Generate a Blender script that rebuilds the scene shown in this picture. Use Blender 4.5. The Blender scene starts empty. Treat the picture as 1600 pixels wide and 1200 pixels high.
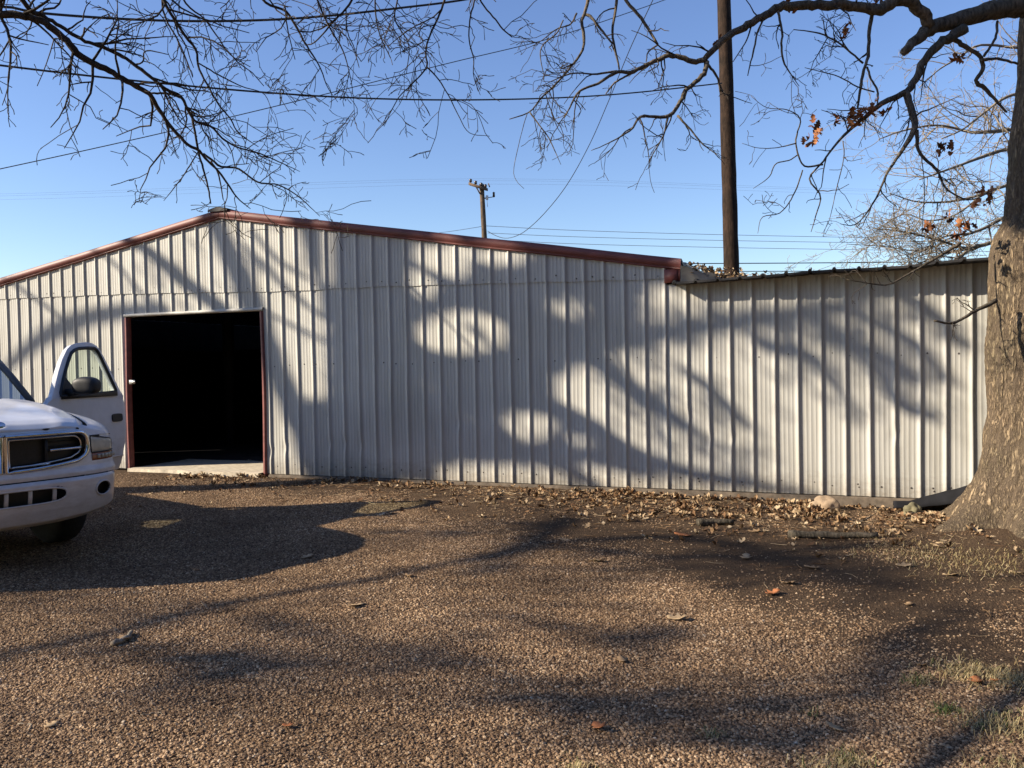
import bpy, bmesh, math, random
import numpy as np
from mathutils import Vector, Matrix, noise as mnoise

random.seed(11)
rng = np.random.default_rng(11)
R = math.radians
scene = bpy.context.scene
COL = scene.collection

# ---------------------------------------------------------------- calibration of the photograph (1600 x 1200)
FOC, PITCH, ROLL, YAW = 1347.06, -0.0243458, -0.0175031, 0.3782695
CAM = np.array([0.0, -9.3933, 1.4088])


def _rot(v):
    x, f, y = v
    c, s = math.cos(ROLL), math.sin(ROLL)
    x, y = c * x - s * y, s * x + c * y
    cp, sp = math.cos(PITCH), math.sin(PITCH)
    f, z = cp * f - sp * y, sp * f + cp * y
    cy, sy = math.cos(YAW), math.sin(YAW)
    return np.array([cy * x - sy * f, sy * x + cy * f, z])


RIGHT, FWD, UP = _rot((1, 0, 0)), _rot((0, 1, 0)), _rot((0, 0, 1))


def ray(px, py):
    return RIGHT * (px - 800) / FOC + FWD + UP * (600 - py) / FOC


def at_depth(px, py, z):
    return CAM + ray(px, py) * z


def on_wall(px, py, y=0.0):
    r = ray(px, py)
    return CAM + r * ((y - CAM[1]) / r[1])


def on_ground(px, py, z=-0.06):
    r = ray(px, py)
    return CAM + r * ((z - CAM[2]) / r[2])


SUN_EL = R(26.5)
SUN_H = np.array([0.86, 0.51]) / math.hypot(0.86, 0.51)
TAN_EL = math.tan(SUN_EL)


def toward_sun(p, t):
    return np.array([p[0] - SUN_H[0] * t, p[1] - SUN_H[1] * t, p[2] + TAN_EL * t])


# ---------------------------------------------------------------- materials
def mat(name):
    m = bpy.data.materials.new(name)
    m.use_nodes = True
    nt = m.node_tree
    return m, nt, nt.nodes['Principled BSDF']


def nd(nt, t, **k):
    n = nt.nodes.new(t)
    for a, v in k.items():
        if a in n.inputs:
            n.inputs[a].default_value = v
        else:
            setattr(n, a, v)
    return n


def ramp(nt, stops, interp='LINEAR'):
    n = nt.nodes.new('ShaderNodeValToRGB')
    e = n.color_ramp.elements
    n.color_ramp.interpolation = interp
    while len(e) < len(stops):
        e.new(0.5)
    for i, (p, c) in enumerate(stops):
        e[i].position = p
        e[i].color = (c[0], c[1], c[2], 1)
    return n


def mixc(nt, a, b, fac, mode='MIX'):
    n = nt.nodes.new('ShaderNodeMix')
    n.data_type = 'RGBA'
    n.blend_type = mode
    for sock, v in ((n.inputs[0], fac), (n.inputs[6], a), (n.inputs[7], b)):
        if isinstance(v, bpy.types.NodeSocket):
            nt.links.new(v, sock)
        elif isinstance(v, (int, float)):
            sock.default_value = v
        else:
            sock.default_value = (v[0], v[1], v[2], 1)
    return n.outputs[2]


def coords(nt, scale=(1, 1, 1)):
    tc = nd(nt, 'ShaderNodeTexCoord')
    mp = nd(nt, 'ShaderNodeMapping')
    mp.inputs['Scale'].default_value = scale
    nt.links.new(tc.outputs['Object'], mp.inputs[0])
    return mp.outputs[0]


def noise_tex(nt, vec, scale, detail=4, rough=0.55):
    n = nd(nt, 'ShaderNodeTexNoise', Scale=scale, Detail=detail, Roughness=rough)
    nt.links.new(vec, n.inputs['Vector'])
    return n.outputs['Fac']


def bump(nt, bsdf, h, strength=0.3, dist=0.01):
    b = nd(nt, 'ShaderNodeBump', Strength=strength, Distance=dist)
    nt.links.new(h, b.inputs['Height'])
    nt.links.new(b.outputs[0], bsdf.inputs['Normal'])


def simple(name, c, rough=0.6, metal=0.0, var=0.25, scale=12.0, bmp=0.0, spec=None, stretch=(1, 1, 1)):
    m, nt, b = mat(name)
    v = coords(nt, stretch)
    f = noise_tex(nt, v, scale)
    lo = tuple(x * (1 - var) for x in c)
    hi = tuple(min(1, x * (1 + var)) for x in c)
    rp = ramp(nt, [(0.3, lo), (0.7, hi)])
    nt.links.new(f, rp.inputs[0])
    nt.links.new(rp.outputs[0], b.inputs['Base Color'])
    b.inputs['Roughness'].default_value = rough
    b.inputs['Metallic'].default_value = metal
    if spec is not None:
        b.inputs['Specular IOR Level'].default_value = spec
    if bmp:
        bump(nt, b, f, bmp, 0.01)
    return m


def wall_metal():
    m, nt, b = mat('painted_steel')
    v = coords(nt)
    big = noise_tex(nt, v, 0.9, 3)
    vs = coords(nt, (14, 14, 0.7))
    st = noise_tex(nt, vs, 1.0, 5, 0.65)
    c1 = ramp(nt, [(0.3, (0.44, 0.43, 0.385)), (0.7, (0.54, 0.53, 0.485))])
    nt.links.new(big, c1.inputs[0])
    c2 = ramp(nt, [(0.30, (0.72, 0.69, 0.64)), (0.55, (1, 1, 1))])
    nt.links.new(st, c2.inputs[0])
    c = mixc(nt, c1.outputs[0], c2.outputs[0], 0.55, 'MULTIPLY')
    # splash dirt that lies along the foot of the sheets
    tc = nd(nt, 'ShaderNodeTexCoord')
    sp = nd(nt, 'ShaderNodeSeparateXYZ')
    nt.links.new(tc.outputs['Object'], sp.inputs[0])
    fine = noise_tex(nt, coords(nt, (3, 3, 5)), 4.0, 6, 0.7)
    mm = nd(nt, 'ShaderNodeMath', operation='MULTIPLY_ADD')
    nt.links.new(fine, mm.inputs[0])
    mm.inputs[1].default_value = -0.45
    nt.links.new(sp.outputs[2], mm.inputs[2])
    mr = nd(nt, 'ShaderNodeMapRange')
    mr.inputs[1].default_value = -0.3
    mr.inputs[2].default_value = 0.02
    mr.inputs[3].default_value = 0.75
    mr.inputs[4].default_value = 0.0
    nt.links.new(mm.outputs[0], mr.inputs[0])
    c = mixc(nt, c, (0.22, 0.18, 0.13), mr.outputs[0])
    # thin rust freckles
    fr = noise_tex(nt, coords(nt, (1, 1, 0.6)), 38.0, 3, 0.5)
    rr = ramp(nt, [(0.70, (0, 0, 0)), (0.78, (0.5, 0.5, 0.5))])
    nt.links.new(fr, rr.inputs[0])
    c = mixc(nt, c, (0.25, 0.17, 0.11), rr.outputs[0])
    nt.links.new(c, b.inputs['Base Color'])
    b.inputs['Roughness'].default_value = 0.5
    b.inputs['Specular IOR Level'].default_value = 0.35
    bump(nt, b, st, 0.12, 0.004)
    return m


def bark_mat(name, dark, light, scale=1.0, strength=0.8):
    m, nt, b = mat(name)
    v = coords(nt, (1, 1, 0.28))
    f = noise_tex(nt, v, 26 * scale, 6, 0.65)
    g = noise_tex(nt, coords(nt), 3.0 * scale, 3)
    rp = ramp(nt, [(0.32, dark), (0.62, light)])
    nt.links.new(f, rp.inputs[0])
    rg = ramp(nt, [(0.35, (0.72, 0.74, 0.70)), (0.65, (1.1, 1.05, 0.98))])
    nt.links.new(g, rg.inputs[0])
    c = mixc(nt, rp.outputs[0], rg.outputs[0], 1.0, 'MULTIPLY')
    nt.links.new(c, b.inputs['Base Color'])
    b.inputs['Roughness'].default_value = 0.9
    b.inputs['Specular IOR Level'].default_value = 0.15
    bump(nt, b, f, strength, 0.02)
    return m


def trunk_bark():
    m, nt, b = mat('furrowed_oak_bark')

    def ridge(stretch, scale, detail, gain):
        n = noise_tex(nt, coords(nt, (1, 1, stretch)), scale, detail, 0.62)
        sb = nd(nt, 'ShaderNodeMath', operation='SUBTRACT')
        nt.links.new(n, sb.inputs[0])
        sb.inputs[1].default_value = 0.5
        ab = nd(nt, 'ShaderNodeMath', operation='ABSOLUTE')
        nt.links.new(sb.outputs[0], ab.inputs[0])
        mu = nd(nt, 'ShaderNodeMath', operation='MULTIPLY', use_clamp=True)
        nt.links.new(ab.outputs[0], mu.inputs[0])
        mu.inputs[1].default_value = gain
        return mu.outputs[0]
    r1 = ridge(0.17, 15.0, 4, 11.0)
    r2 = ridge(0.30, 27.0, 5, 9.0)
    mn = nd(nt, 'ShaderNodeMath', operation='MULTIPLY')
    nt.links.new(r1, mn.inputs[0])
    nt.links.new(r2, mn.inputs[1])
    pw = nd(nt, 'ShaderNodeMath', operation='POWER')
    nt.links.new(mn.outputs[0], pw.inputs[0])
    pw.inputs[1].default_value = 0.7
    f = noise_tex(nt, coords(nt, (1, 1, 0.4)), 60, 8, 0.75)
    g = noise_tex(nt, coords(nt), 2.6, 4)
    rp = ramp(nt, [(0.3, (0.22, 0.165, 0.11)), (0.68, (0.45, 0.35, 0.24))])
    nt.links.new(f, rp.inputs[0])
    rg = ramp(nt, [(0.35, (0.70, 0.72, 0.66)), (0.65, (1.1, 1.05, 0.97))])
    nt.links.new(g, rg.inputs[0])
    c = mixc(nt, rp.outputs[0], rg.outputs[0], 1.0, 'MULTIPLY')
    c = mixc(nt, (0.105, 0.079, 0.056), c, pw.outputs[0])
    nt.links.new(c, b.inputs['Base Color'])
    b.inputs['Roughness'].default_value = 0.92
    b.inputs['Specular IOR Level'].default_value = 0.12
    h = nd(nt, 'ShaderNodeMath', operation='MULTIPLY_ADD')
    nt.links.new(f, h.inputs[0])
    h.inputs[1].default_value = 0.5
    nt.links.new(pw.outputs[0], h.inputs[2])
    bump(nt, b, h.outputs[0], 1.0, 0.018)
    return m


def ground_mat():
    m, nt, b = mat('brown_gravel_earth')
    v = coords(nt)
    vo = nd(nt, 'ShaderNodeTexVoronoi', Scale=85.0)
    nt.links.new(v, vo.inputs['Vector'])
    rp = ramp(nt, [(0.0, (0.06, 0.036, 0.021)), (0.4, (0.13, 0.08, 0.045)), (0.75, (0.20, 0.128, 0.073)), (1.0, (0.34, 0.25, 0.16))])
    sep = nd(nt, 'ShaderNodeSeparateColor')
    nt.links.new(vo.outputs['Color'], sep.inputs[0])
    nt.links.new(sep.outputs[0], rp.inputs[0])
    soil = noise_tex(nt, v, 45.0, 6, 0.7)
    rs = ramp(nt, [(0.3, (0.048, 0.031, 0.020)), (0.7, (0.135, 0.092, 0.058))])
    nt.links.new(soil, rs.inputs[0])
    # bare soil to the right and along the wall
    at = nd(nt, 'ShaderNodeAttribute', attribute_name='bare')
    pn = noise_tex(nt, v, 1.6, 5, 0.6)
    ad = nd(nt, 'ShaderNodeMath', operation='MULTIPLY_ADD')
    nt.links.new(pn, ad.inputs[0])
    ad.inputs[1].default_value = 0.9
    nt.links.new(at.outputs['Fac'], ad.inputs[2])
    rr = ramp(nt, [(0.55, (0, 0, 0)), (0.9, (1, 1, 1))])
    nt.links.new(ad.outputs[0], rr.inputs[0])
    c = mixc(nt, rp.outputs[0], rs.outputs[0], rr.outputs[0])
    big = noise_tex(nt, v, 0.8, 4)
    rb = ramp(nt, [(0.3, (0.78, 0.76, 0.74)), (0.7, (1.12, 1.1, 1.05))])
    nt.links.new(big, rb.inputs[0])
    c = mixc(nt, c, rb.outputs[0], 1.0, 'MULTIPLY')
    nt.links.new(c, b.inputs['Base Color'])
    b.inputs['Roughness'].default_value = 0.95
    b.inputs['Specular IOR Level'].default_value = 0.1
    h = nd(nt, 'ShaderNodeMath', operation='MULTIPLY_ADD')
    nt.links.new(vo.outputs['Distance'], h.inputs[0])
    h.inputs[1].default_value = -0.8
    nt.links.new(soil, h.inputs[2])
    bump(nt, b, h.outputs[0], 0.8, 0.012)
    return m


def pebble_mat():
    m, nt, b = mat('brown_pebbles')
    oi = nd(nt, 'ShaderNodeObjectInfo')
    rp = ramp(nt, [(0.0, (0.072, 0.043, 0.025)), (0.25, (0.16, 0.102, 0.060)), (0.5, (0.255, 0.167, 0.099)),
                   (0.72, (0.35, 0.24, 0.147)), (0.9, (0.42, 0.30, 0.185)), (0.99, (0.48, 0.375, 0.26)), (1.0, (0.55, 0.47, 0.37))])
    nt.links.new(oi.outputs['Random'], rp.inputs[0])
    f = noise_tex(nt, coords(nt), 2.0, 2)
    c = mixc(nt, rp.outputs[0], f, 0.25, 'MULTIPLY')
    pn = noise_tex(nt, oi.outputs['Location'], 0.9, 5, 0.6)
    pr = ramp(nt, [(0.34, (0.76, 0.71, 0.66)), (0.62, (1.3, 1.26, 1.2))])
    nt.links.new(pn, pr.inputs[0])
    c = mixc(nt, c, pr.outputs[0], 1.0, 'MULTIPLY')
    nt.links.new(c, b.inputs['Base Color'])
    b.inputs['Roughness'].default_value = 0.8
    b.inputs['Specular IOR Level'].default_value = 0.25
    return m


def leaf_mat(name, cols, rough=0.75):
    m, nt, b = mat(name)
    g = nd(nt, 'ShaderNodeNewGeometry')
    n = len(cols)
    rp = ramp(nt, [(i / max(1, n - 1), c) for i, c in enumerate(cols)])
    nt.links.new(g.outputs['Random Per Island'], rp.inputs[0])
    f = noise_tex(nt, coords(nt), 40.0, 3)
    r2 = ramp(nt, [(0.3, (0.7, 0.66, 0.6)), (0.7, (1.1, 1.08, 1.05))])
    nt.links.new(f, r2.inputs[0])
    c = mixc(nt, rp.outputs[0], r2.outputs[0], 1.0, 'MULTIPLY')
    nt.links.new(c, b.inputs['Base Color'])
    b.inputs['Roughness'].default_value = rough
    b.inputs['Specular IOR Level'].default_value = 0.2
    return m


def glass_mat(name, tint=(0.75, 0.85, 0.78)):
    m, nt, b = mat(name)
    out = nt.nodes['Material Output']
    tr = nd(nt, 'ShaderNodeBsdfTransparent', Color=(*tint, 1))
    gl = nd(nt, 'ShaderNodeBsdfGlossy', Roughness=0.03)
    fr = nd(nt, 'ShaderNodeFresnel', IOR=1.5)
    mx = nd(nt, 'ShaderNodeMixShader')
    hf = nd(nt, 'ShaderNodeMath', operation='MULTIPLY')
    hf.inputs[1].default_value = 0.55
    nt.links.new(fr.outputs[0], hf.inputs[0])
    nt.links.new(hf.outputs[0], mx.inputs[0])
    nt.links.new(tr.outputs[0], mx.inputs[1])
    nt.links.new(gl.outputs[0], mx.inputs[2])
    nt.links.new(mx.outputs[0], out.inputs[0])
    return m


def car_paint():
    m, nt, b = mat('worn_white_paint')
    f = noise_tex(nt, coords(nt), 7.0, 6, 0.7)
    rp = ramp(nt, [(0.22, (0.42, 0.39, 0.36)), (0.36, (0.66, 0.66, 0.67)), (0.7, (0.74, 0.745, 0.76))])
    nt.links.new(f, rp.inputs[0])
    # dust and road grime that has settled on the low panels
    tc = nd(nt, 'ShaderNodeTexCoord')
    sp = nd(nt, 'ShaderNodeSeparateXYZ')
    nt.links.new(tc.outputs['Object'], sp.inputs[0])
    fine = noise_tex(nt, coords(nt, (2, 2, 6)), 5.0, 6, 0.7)
    mm = nd(nt, 'ShaderNodeMath', operation='MULTIPLY_ADD')
    nt.links.new(fine, mm.inputs[0])
    mm.inputs[1].default_value = -0.5
    nt.links.new(sp.outputs[2], mm.inputs[2])
    mr = nd(nt, 'ShaderNodeMapRange')
    mr.inputs[1].default_value = 0.1
    mr.inputs[2].default_value = 0.55
    mr.inputs[3].default_value = 0.7
    mr.inputs[4].default_value = 0.0
    nt.links.new(mm.outputs[0], mr.inputs[0])
    c = mixc(nt, rp.outputs[0], (0.34, 0.29, 0.24), mr.outputs[0])
    nt.links.new(c, b.inputs['Base Color'])
    b.inputs['Roughness'].default_value = 0.32
    b.inputs['Coat Weight'].default_value = 0.35
    b.inputs['Coat Roughness'].default_value = 0.12
    return m


M = dict(
    wall=wall_metal(),
    red=simple('faded_red_trim', (0.165, 0.048, 0.04), 0.55, var=0.22, scale=5, stretch=(1, 1, 3)),
    roof=simple('weathered_roof_sheet', (0.16, 0.155, 0.15), 0.6, 0.3, 0.35, 5),
    tar=simple('black_roof_edge', (0.018, 0.017, 0.018), 0.7, var=0.4, scale=9, bmp=0.3),
    inner=simple('shade_dark_interior', (0.022, 0.021, 0.022), 0.95, var=0.3, scale=3, spec=0.05),  # near-black puts the shade inside the shed into the colour
    slab=simple('pale_concrete', (0.52, 0.45, 0.34), 0.9, var=0.25, scale=14, bmp=0.3),
    sill=simple('dirty_concrete', (0.12, 0.093, 0.066), 0.95, var=0.4, scale=14, bmp=0.4),
    screw=simple('dark_screw', (0.05, 0.04, 0.035), 0.6, var=0.3),
    steel=simple('galvanised_steel', (0.5, 0.5, 0.48), 0.4, 0.7, 0.2, 30),
    ground=ground_mat(), pebble=pebble_mat(),
    trunk=trunk_bark(),
    bark=bark_mat('oak_bark', (0.085, 0.062, 0.043), (0.27, 0.21, 0.145), 1.0, 1.0),
    limb=bark_mat('oak_limb_bark', (0.05, 0.042, 0.034), (0.18, 0.15, 0.115), 1.6, 0.9),
    limbdark=bark_mat('dark_limb_bark', (0.03, 0.026, 0.023), (0.085, 0.07, 0.058), 1.6, 0.6),
    twigpale=bark_mat('pale_twig_bark', (0.17, 0.14, 0.11), (0.36, 0.31, 0.25), 2.0, 0.3),
    pole=bark_mat('creosoted_pole', (0.016, 0.011, 0.009), (0.05, 0.032, 0.023), 0.9, 0.4),
    polefar=bark_mat('grey_pole', (0.07, 0.05, 0.036), (0.17, 0.125, 0.09), 0.9, 0.3),
    wire=simple('black_cable', (0.018, 0.018, 0.02), 0.6, var=0.2),
    wirefar=simple('grey_conductor', (0.13, 0.15, 0.18), 0.5, var=0.2),
    porcelain=simple('brown_insulator', (0.05, 0.035, 0.03), 0.3, var=0.2),
    white=simple('white_fitting', (0.7, 0.7, 0.68), 0.4, var=0.1),
    litter=leaf_mat('fallen_leaves', [(0.10, 0.055, 0.03), (0.20, 0.115, 0.06), (0.30, 0.19, 0.10), (0.42, 0.31, 0.19), (0.50, 0.40, 0.27)]),
    deadleaf=leaf_mat('dead_leaves', [(0.10, 0.04, 0.02), (0.22, 0.09, 0.04), (0.36, 0.16, 0.07)]),
    orange=leaf_mat('orange_leaf', [(0.40, 0.15, 0.06), (0.48, 0.2, 0.085)]),
    tan=leaf_mat('tan_leaf', [(0.36, 0.25, 0.14), (0.46, 0.35, 0.22)]),
    evergreen=leaf_mat('evergreen_leaves', [(0.03, 0.05, 0.02), (0.06, 0.09, 0.035)]),
    straw=leaf_mat('dry_grass', [(0.34, 0.25, 0.11), (0.46, 0.36, 0.18), (0.56, 0.46, 0.26), (0.28, 0.25, 0.10)]),
    green=leaf_mat('green_grass', [(0.07, 0.11, 0.03), (0.13, 0.17, 0.05)]),
    rockpink=simple('tan_stone', (0.33, 0.24, 0.155), 0.9, var=0.3, scale=9, bmp=0.6),
    rockmoss=simple('mossy_stone', (0.17, 0.15, 0.085), 0.9, var=0.4, scale=14, bmp=0.6),
    rubber=simple('black_plastic', (0.013, 0.013, 0.015), 0.85, var=0.3, scale=8, spec=0.15),
    paint=car_paint(),
    chrome=simple('chrome', (0.62, 0.63, 0.66), 0.14, 1.0, 0.08, 20),
    black=simple('black_trim', (0.016, 0.016, 0.017), 0.55, var=0.3),
    grille=simple('grille_mesh', (0.009, 0.009, 0.011), 0.5, var=0.5, scale=60),
    tyre=simple('tyre_rubber', (0.017, 0.016, 0.016), 0.9, var=0.4, scale=20, bmp=0.3),
    lens=simple('hazy_lens', (0.50, 0.46, 0.36), 0.15, 0.0, 0.15, 16),
    amber=simple('amber_lens', (0.30, 0.12, 0.06), 0.15, 0.0, 0.3, 24),
    rim=simple('dull_alloy', (0.42, 0.42, 0.43), 0.4, 0.8, 0.2, 20),
    glass=glass_mat('tinted_glass'),
    windscreen=glass_mat('windscreen_glass', (0.42, 0.5, 0.5)),
    pillar=simple('shaded_grey_pillar', (0.06, 0.062, 0.068), 0.4, var=0.15),
    rust=simple('chip_rust', (0.045, 0.03, 0.024), 0.9, var=0.4, scale=40),
)


# ---------------------------------------------------------------- mesh helpers
class MB:
    def __init__(self):
        self.v, self.f, self.mi, self.n = [], [], [], 0

    def add(self, verts, faces, mi=0):
        verts = np.asarray(verts, float).reshape(-1, 3)
        o = self.n
        self.v.append(verts)
        self.f += [tuple(i + o for i in fc) for fc in faces]
        self.mi += [mi] * len(faces)
        self.n += len(verts)
        return o

    def grid(self, pts, nu, nv, closed=False, mi=0, skip=None):
        """pts ordered u-major: pts[u*nv+v]"""
        fs = []
        for u in range(nu if closed else nu - 1):
            u2 = (u + 1) % nu
            for v in range(nv - 1):
                if skip and skip(u, v):
                    continue
                fs.append((u * nv + v, u2 * nv + v, u2 * nv + v + 1, u * nv + v + 1))
        self.add(pts, fs, mi)

    def box(self, x0, x1, y0, y1, z0, z1, mi=0, M4=None):
        v = np.array([(x, y, z) for z in (z0, z1) for y in (y0, y1) for x in (x0, x1)], float)
        if M4 is not None:
            v = np.array([tuple(M4 @ Vector(p)) for p in v])
        self.add(v, [(0, 2, 3, 1), (4, 5, 7, 6), (0, 1, 5, 4), (2, 6, 7, 3), (0, 4, 6, 2), (1, 3, 7, 5)], mi)

    def tube(self, pts, rad, sides=6, mi=0, cap=True, wob=0.0):
        P = np.asarray(pts, float)
        n = len(P)
        rad = np.broadcast_to(np.asarray(rad, float), (n,))
        T = np.gradient(P, axis=0)
        T /= np.maximum(np.linalg.norm(T, axis=1, keepdims=True), 1e-9)
        a = np.array([0, 0, 1.0]) if abs(T[0][2]) < 0.9 else np.array([1.0, 0, 0])
        u = np.cross(T[0], a)
        u /= np.linalg.norm(u)
        ang = np.arange(sides) * 2 * math.pi / sides
        ca, sa = np.cos(ang)[:, None], np.sin(ang)[:, None]
        out = []
        for i in range(n):
            u = u - T[i] * u.dot(T[i])
            u /= max(np.linalg.norm(u), 1e-9)
            w = np.cross(T[i], u)
            r = rad[i]
            if wob:
                rr = r * (1 + wob * rng.uniform(-1, 1, (sides, 1)))
            else:
                rr = r
            out.append(P[i] + rr * (ca * u + sa * w))
        V = np.concatenate(out)
        fs = []
        for i in range(n - 1):
            for k in range(sides):
                k2 = (k + 1) % sides
                fs.append((i * sides + k, i * sides + k2, (i + 1) * sides + k2, (i + 1) * sides + k))
        if cap:
            fs.append(tuple(range(sides))[::-1])
            fs.append(tuple((n - 1) * sides + k for k in range(sides)))
        self.add(V, fs, mi)

    def build(self, name, mats, parent=None, smooth=False, loc=None):
        me = bpy.data.meshes.new(name)
        V = np.concatenate(self.v) if self.v else np.zeros((0, 3))
        if loc is not None:
            V = V - np.asarray(loc, float)
        lens = np.fromiter((len(f) for f in self.f), np.int32, len(self.f))
        flat = np.fromiter((i for f in self.f for i in f), np.int32, int(lens.sum()))
        me.vertices.add(len(V))
        me.vertices.foreach_set('co', V.astype(np.float32).ravel())
        me.loops.add(len(flat))
        me.loops.foreach_set('vertex_index', flat)
        me.polygons.add(len(lens))
        st = np.concatenate([[0], np.cumsum(lens)[:-1]]).astype(np.int32) if len(lens) else lens
        me.polygons.foreach_set('loop_start', st)
        if any(self.mi):
            me.polygons.foreach_set('material_index', np.array(self.mi, np.int32))
        if smooth:
            me.polygons.foreach_set('use_smooth', np.ones(len(lens), bool))
        me.update(calc_edges=True)
        me.validate()
        for m in (mats if isinstance(mats, (list, tuple)) else [mats]):
            me.materials.append(m)
        o = bpy.data.objects.new(name, me)
        COL.objects.link(o)
        if parent is not None:
            o.parent = parent
        if loc is not None:
            o.location = loc
        return o


def tag(o, label=None, cat=None, group=None, kind=None):
    if label:
        o['label'] = label
    if cat:
        o['category'] = cat
    if group:
        o['group'] = group
    if kind:
        o['kind'] = kind
    return o


def thing(name, label, cat, loc=(0, 0, 0), group=None, rot=None):
    o = bpy.data.objects.new(name, None)
    COL.objects.link(o)
    o.empty_display_size = 0.2
    o.location = loc
    if rot:
        o.rotation_euler = rot
    return tag(o, label, cat, group)


def curved(pts, n):
    """Catmull-Rom resampling of a polyline"""
    P = np.asarray(pts, float)
    if len(P) < 3:
        t = np.linspace(0, 1, n)[:, None]
        return P[0] * (1 - t) + P[-1] * t
    E = np.vstack([2 * P[0] - P[1], P, 2 * P[-1] - P[-2]])
    d = np.concatenate([[0], np.cumsum(np.linalg.norm(np.diff(P, axis=0), axis=1))])
    out = []
    for s in np.linspace(0, d[-1], n):
        i = min(max(np.searchsorted(d, s) - 1, 0), len(P) - 2)
        u = (s - d[i]) / max(d[i + 1] - d[i], 1e-9)
        p0, p1, p2, p3 = E[i], E[i + 1], E[i + 2], E[i + 3]
        out.append(0.5 * ((2 * p1) + (-p0 + p2) * u + (2 * p0 - 5 * p1 + 4 * p2 - p3) * u * u + (-p0 + 3 * p1 - 3 * p2 + p3) * u ** 3))
    return np.array(out)


def unit(v):
    v = np.asarray(v, float)
    return v / max(np.linalg.norm(v), 1e-9)


# ---------------------------------------------------------------- world, sun, camera
w = bpy.data.worlds.new('World')
scene.world = w
w.use_nodes = True
wn = w.node_tree
bg = wn.nodes['Background']
sky = wn.nodes.new('ShaderNodeTexSky')
sky.sky_type = 'NISHITA'
sky.sun_disc = False
sky.sun_elevation = SUN_EL
sky.sun_rotation = math.atan2(-SUN_H[0], -SUN_H[1])
sky.air_density = 1.0
sky.dust_density = 0.25
sky.ozone_density = 3.0
hs = wn.nodes.new('ShaderNodeHueSaturation')
hs.inputs['Saturation'].default_value = 1.08
hs.inputs['Hue'].default_value = 0.513
wn.links.new(sky.outputs[0], hs.inputs['Color'])
wn.links.new(hs.outputs[0], bg.inputs[0])
bg.inputs[1].default_value = 0.1

sd = bpy.data.lights.new('sun', 'SUN')
sd.energy = 5.0
sd.angle = R(0.53)
sd.color = (1.0, 0.875, 0.70)
so = bpy.data.objects.new('sun', sd)
COL.objects.link(so)
so.rotation_euler = Vector((SUN_H[0], SUN_H[1], -TAN_EL)).to_track_quat('-Z', 'Y').to_euler()
so.location = (-20, -15, 20)

cd = bpy.data.cameras.new('camera')
cam = bpy.data.objects.new('camera', cd)
COL.objects.link(cam)
cd.sensor_width = 36
cd.lens = FOC / 1600 * 36
cd.clip_end = 2000
cam.matrix_world = Matrix((
    (RIGHT[0], UP[0], -FWD[0], CAM[0]), (RIGHT[1], UP[1], -FWD[1], CAM[1]),
    (RIGHT[2], UP[2], -FWD[2], CAM[2]), (0, 0, 0, 1)))
scene.camera = cam
scene.view_settings.view_transform = 'Standard'
scene.view_settings.look = 'None'
scene.view_settings.exposure = 0.95
scene.view_settings.gamma = 1.0
scene.cycles.max_bounces = 6
scene.cycles.transparent_max_bounces = 12


# ---------------------------------------------------------------- ground
def gz(x, y):
    base = -0.035 - 0.075 * min(1, max(0, (x + 3.2) / 3.0))
    near = min(1, max(0, (-y - 0.2) / 2.0))
    base -= 0.02 * near
    d = math.hypot(x - 1.5, y + 1.3)
    base += 0.10 * math.exp(-(d / 0.9) ** 2)
    return base + 0.022 * mnoise.noise((x * 0.7, y * 0.7, 1.3)) + 0.010 * mnoise.noise((x * 2.3, y * 2.3, 4.0))


def bare(x, y):
    b = 0.0
    yb = float(np.interp(x, [-9, -4.6, -3.0, -1.2, 0.6, 2.0], [-1.1, -1.45, -2.7, -3.4, -5.2, -7.0]))
    b += 0.95 * min(1, max(0, (y - yb + 0.3) / 1.1))
    return min(1.0, b)


xs = np.concatenate([[-400, -150, -60, -30, -20], np.arange(-15, 7.01, 0.14), [9, 14, 25, 60, 150, 400]])
ys = np.concatenate([[-300, -100, -40, -20, -14], np.arange(-11, 0.6, 0.14), [2, 6, 14, 30, 70, 200, 600]])
mb = MB()
gp = []
for x in xs:
    for y in ys:
        gp.append((x, y, gz(x, y) if abs(x) < 30 and y < 3 else -0.06))
mb.grid(gp, len(xs), len(ys))
ground = tag(mb.build('ground', M['ground'], smooth=True), kind='structure')
ca = ground.data.attributes.new('bare', 'FLOAT', 'POINT')
ca.data.foreach_set('value', np.array([bare(p[0], p[1]) for p in gp], np.float32))

# loose pebbles on it
mb = MB()
px_, dens = [], []
gx = np.arange(-9.5, 3.6, 0.2)
gy = np.arange(-8.6, -0.05, 0.2)
for x in gx:
    for y in gy:
        px_.append((x, y, gz(x, y)))
        rel = np.array([x, y, -0.06]) - CAM
        zf = rel.dot(FWD)
        lat = rel.dot(RIGHT)
        vis = zf > 0.5 and abs(lat) < zf * 0.66 + 0.5
        b = bare(x, y) + 0.75 * mnoise.noise((x * 1.6, y * 1.6, 7.7))
        b += 0.22 * max(0, mnoise.noise((x * 0.55, y * 0.9, 2.2)))
        k = min(1, max(0.04, 1.15 - 1.25 * b))
        d = (14000 if zf < 5.2 else 8000) * k if vis else 0
        dens.append(d)
mb.grid(px_, len(gx), len(gy))
grav = tag(mb.build('gravel', M['pebble']), kind='stuff')
tag(grav, 'brown pea gravel scattered over the yard in front of the shed', 'gravel')
da = grav.data.attributes.new('dens', 'FLOAT', 'POINT')
da.data.foreach_set('value', np.array(dens, np.float32))


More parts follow.
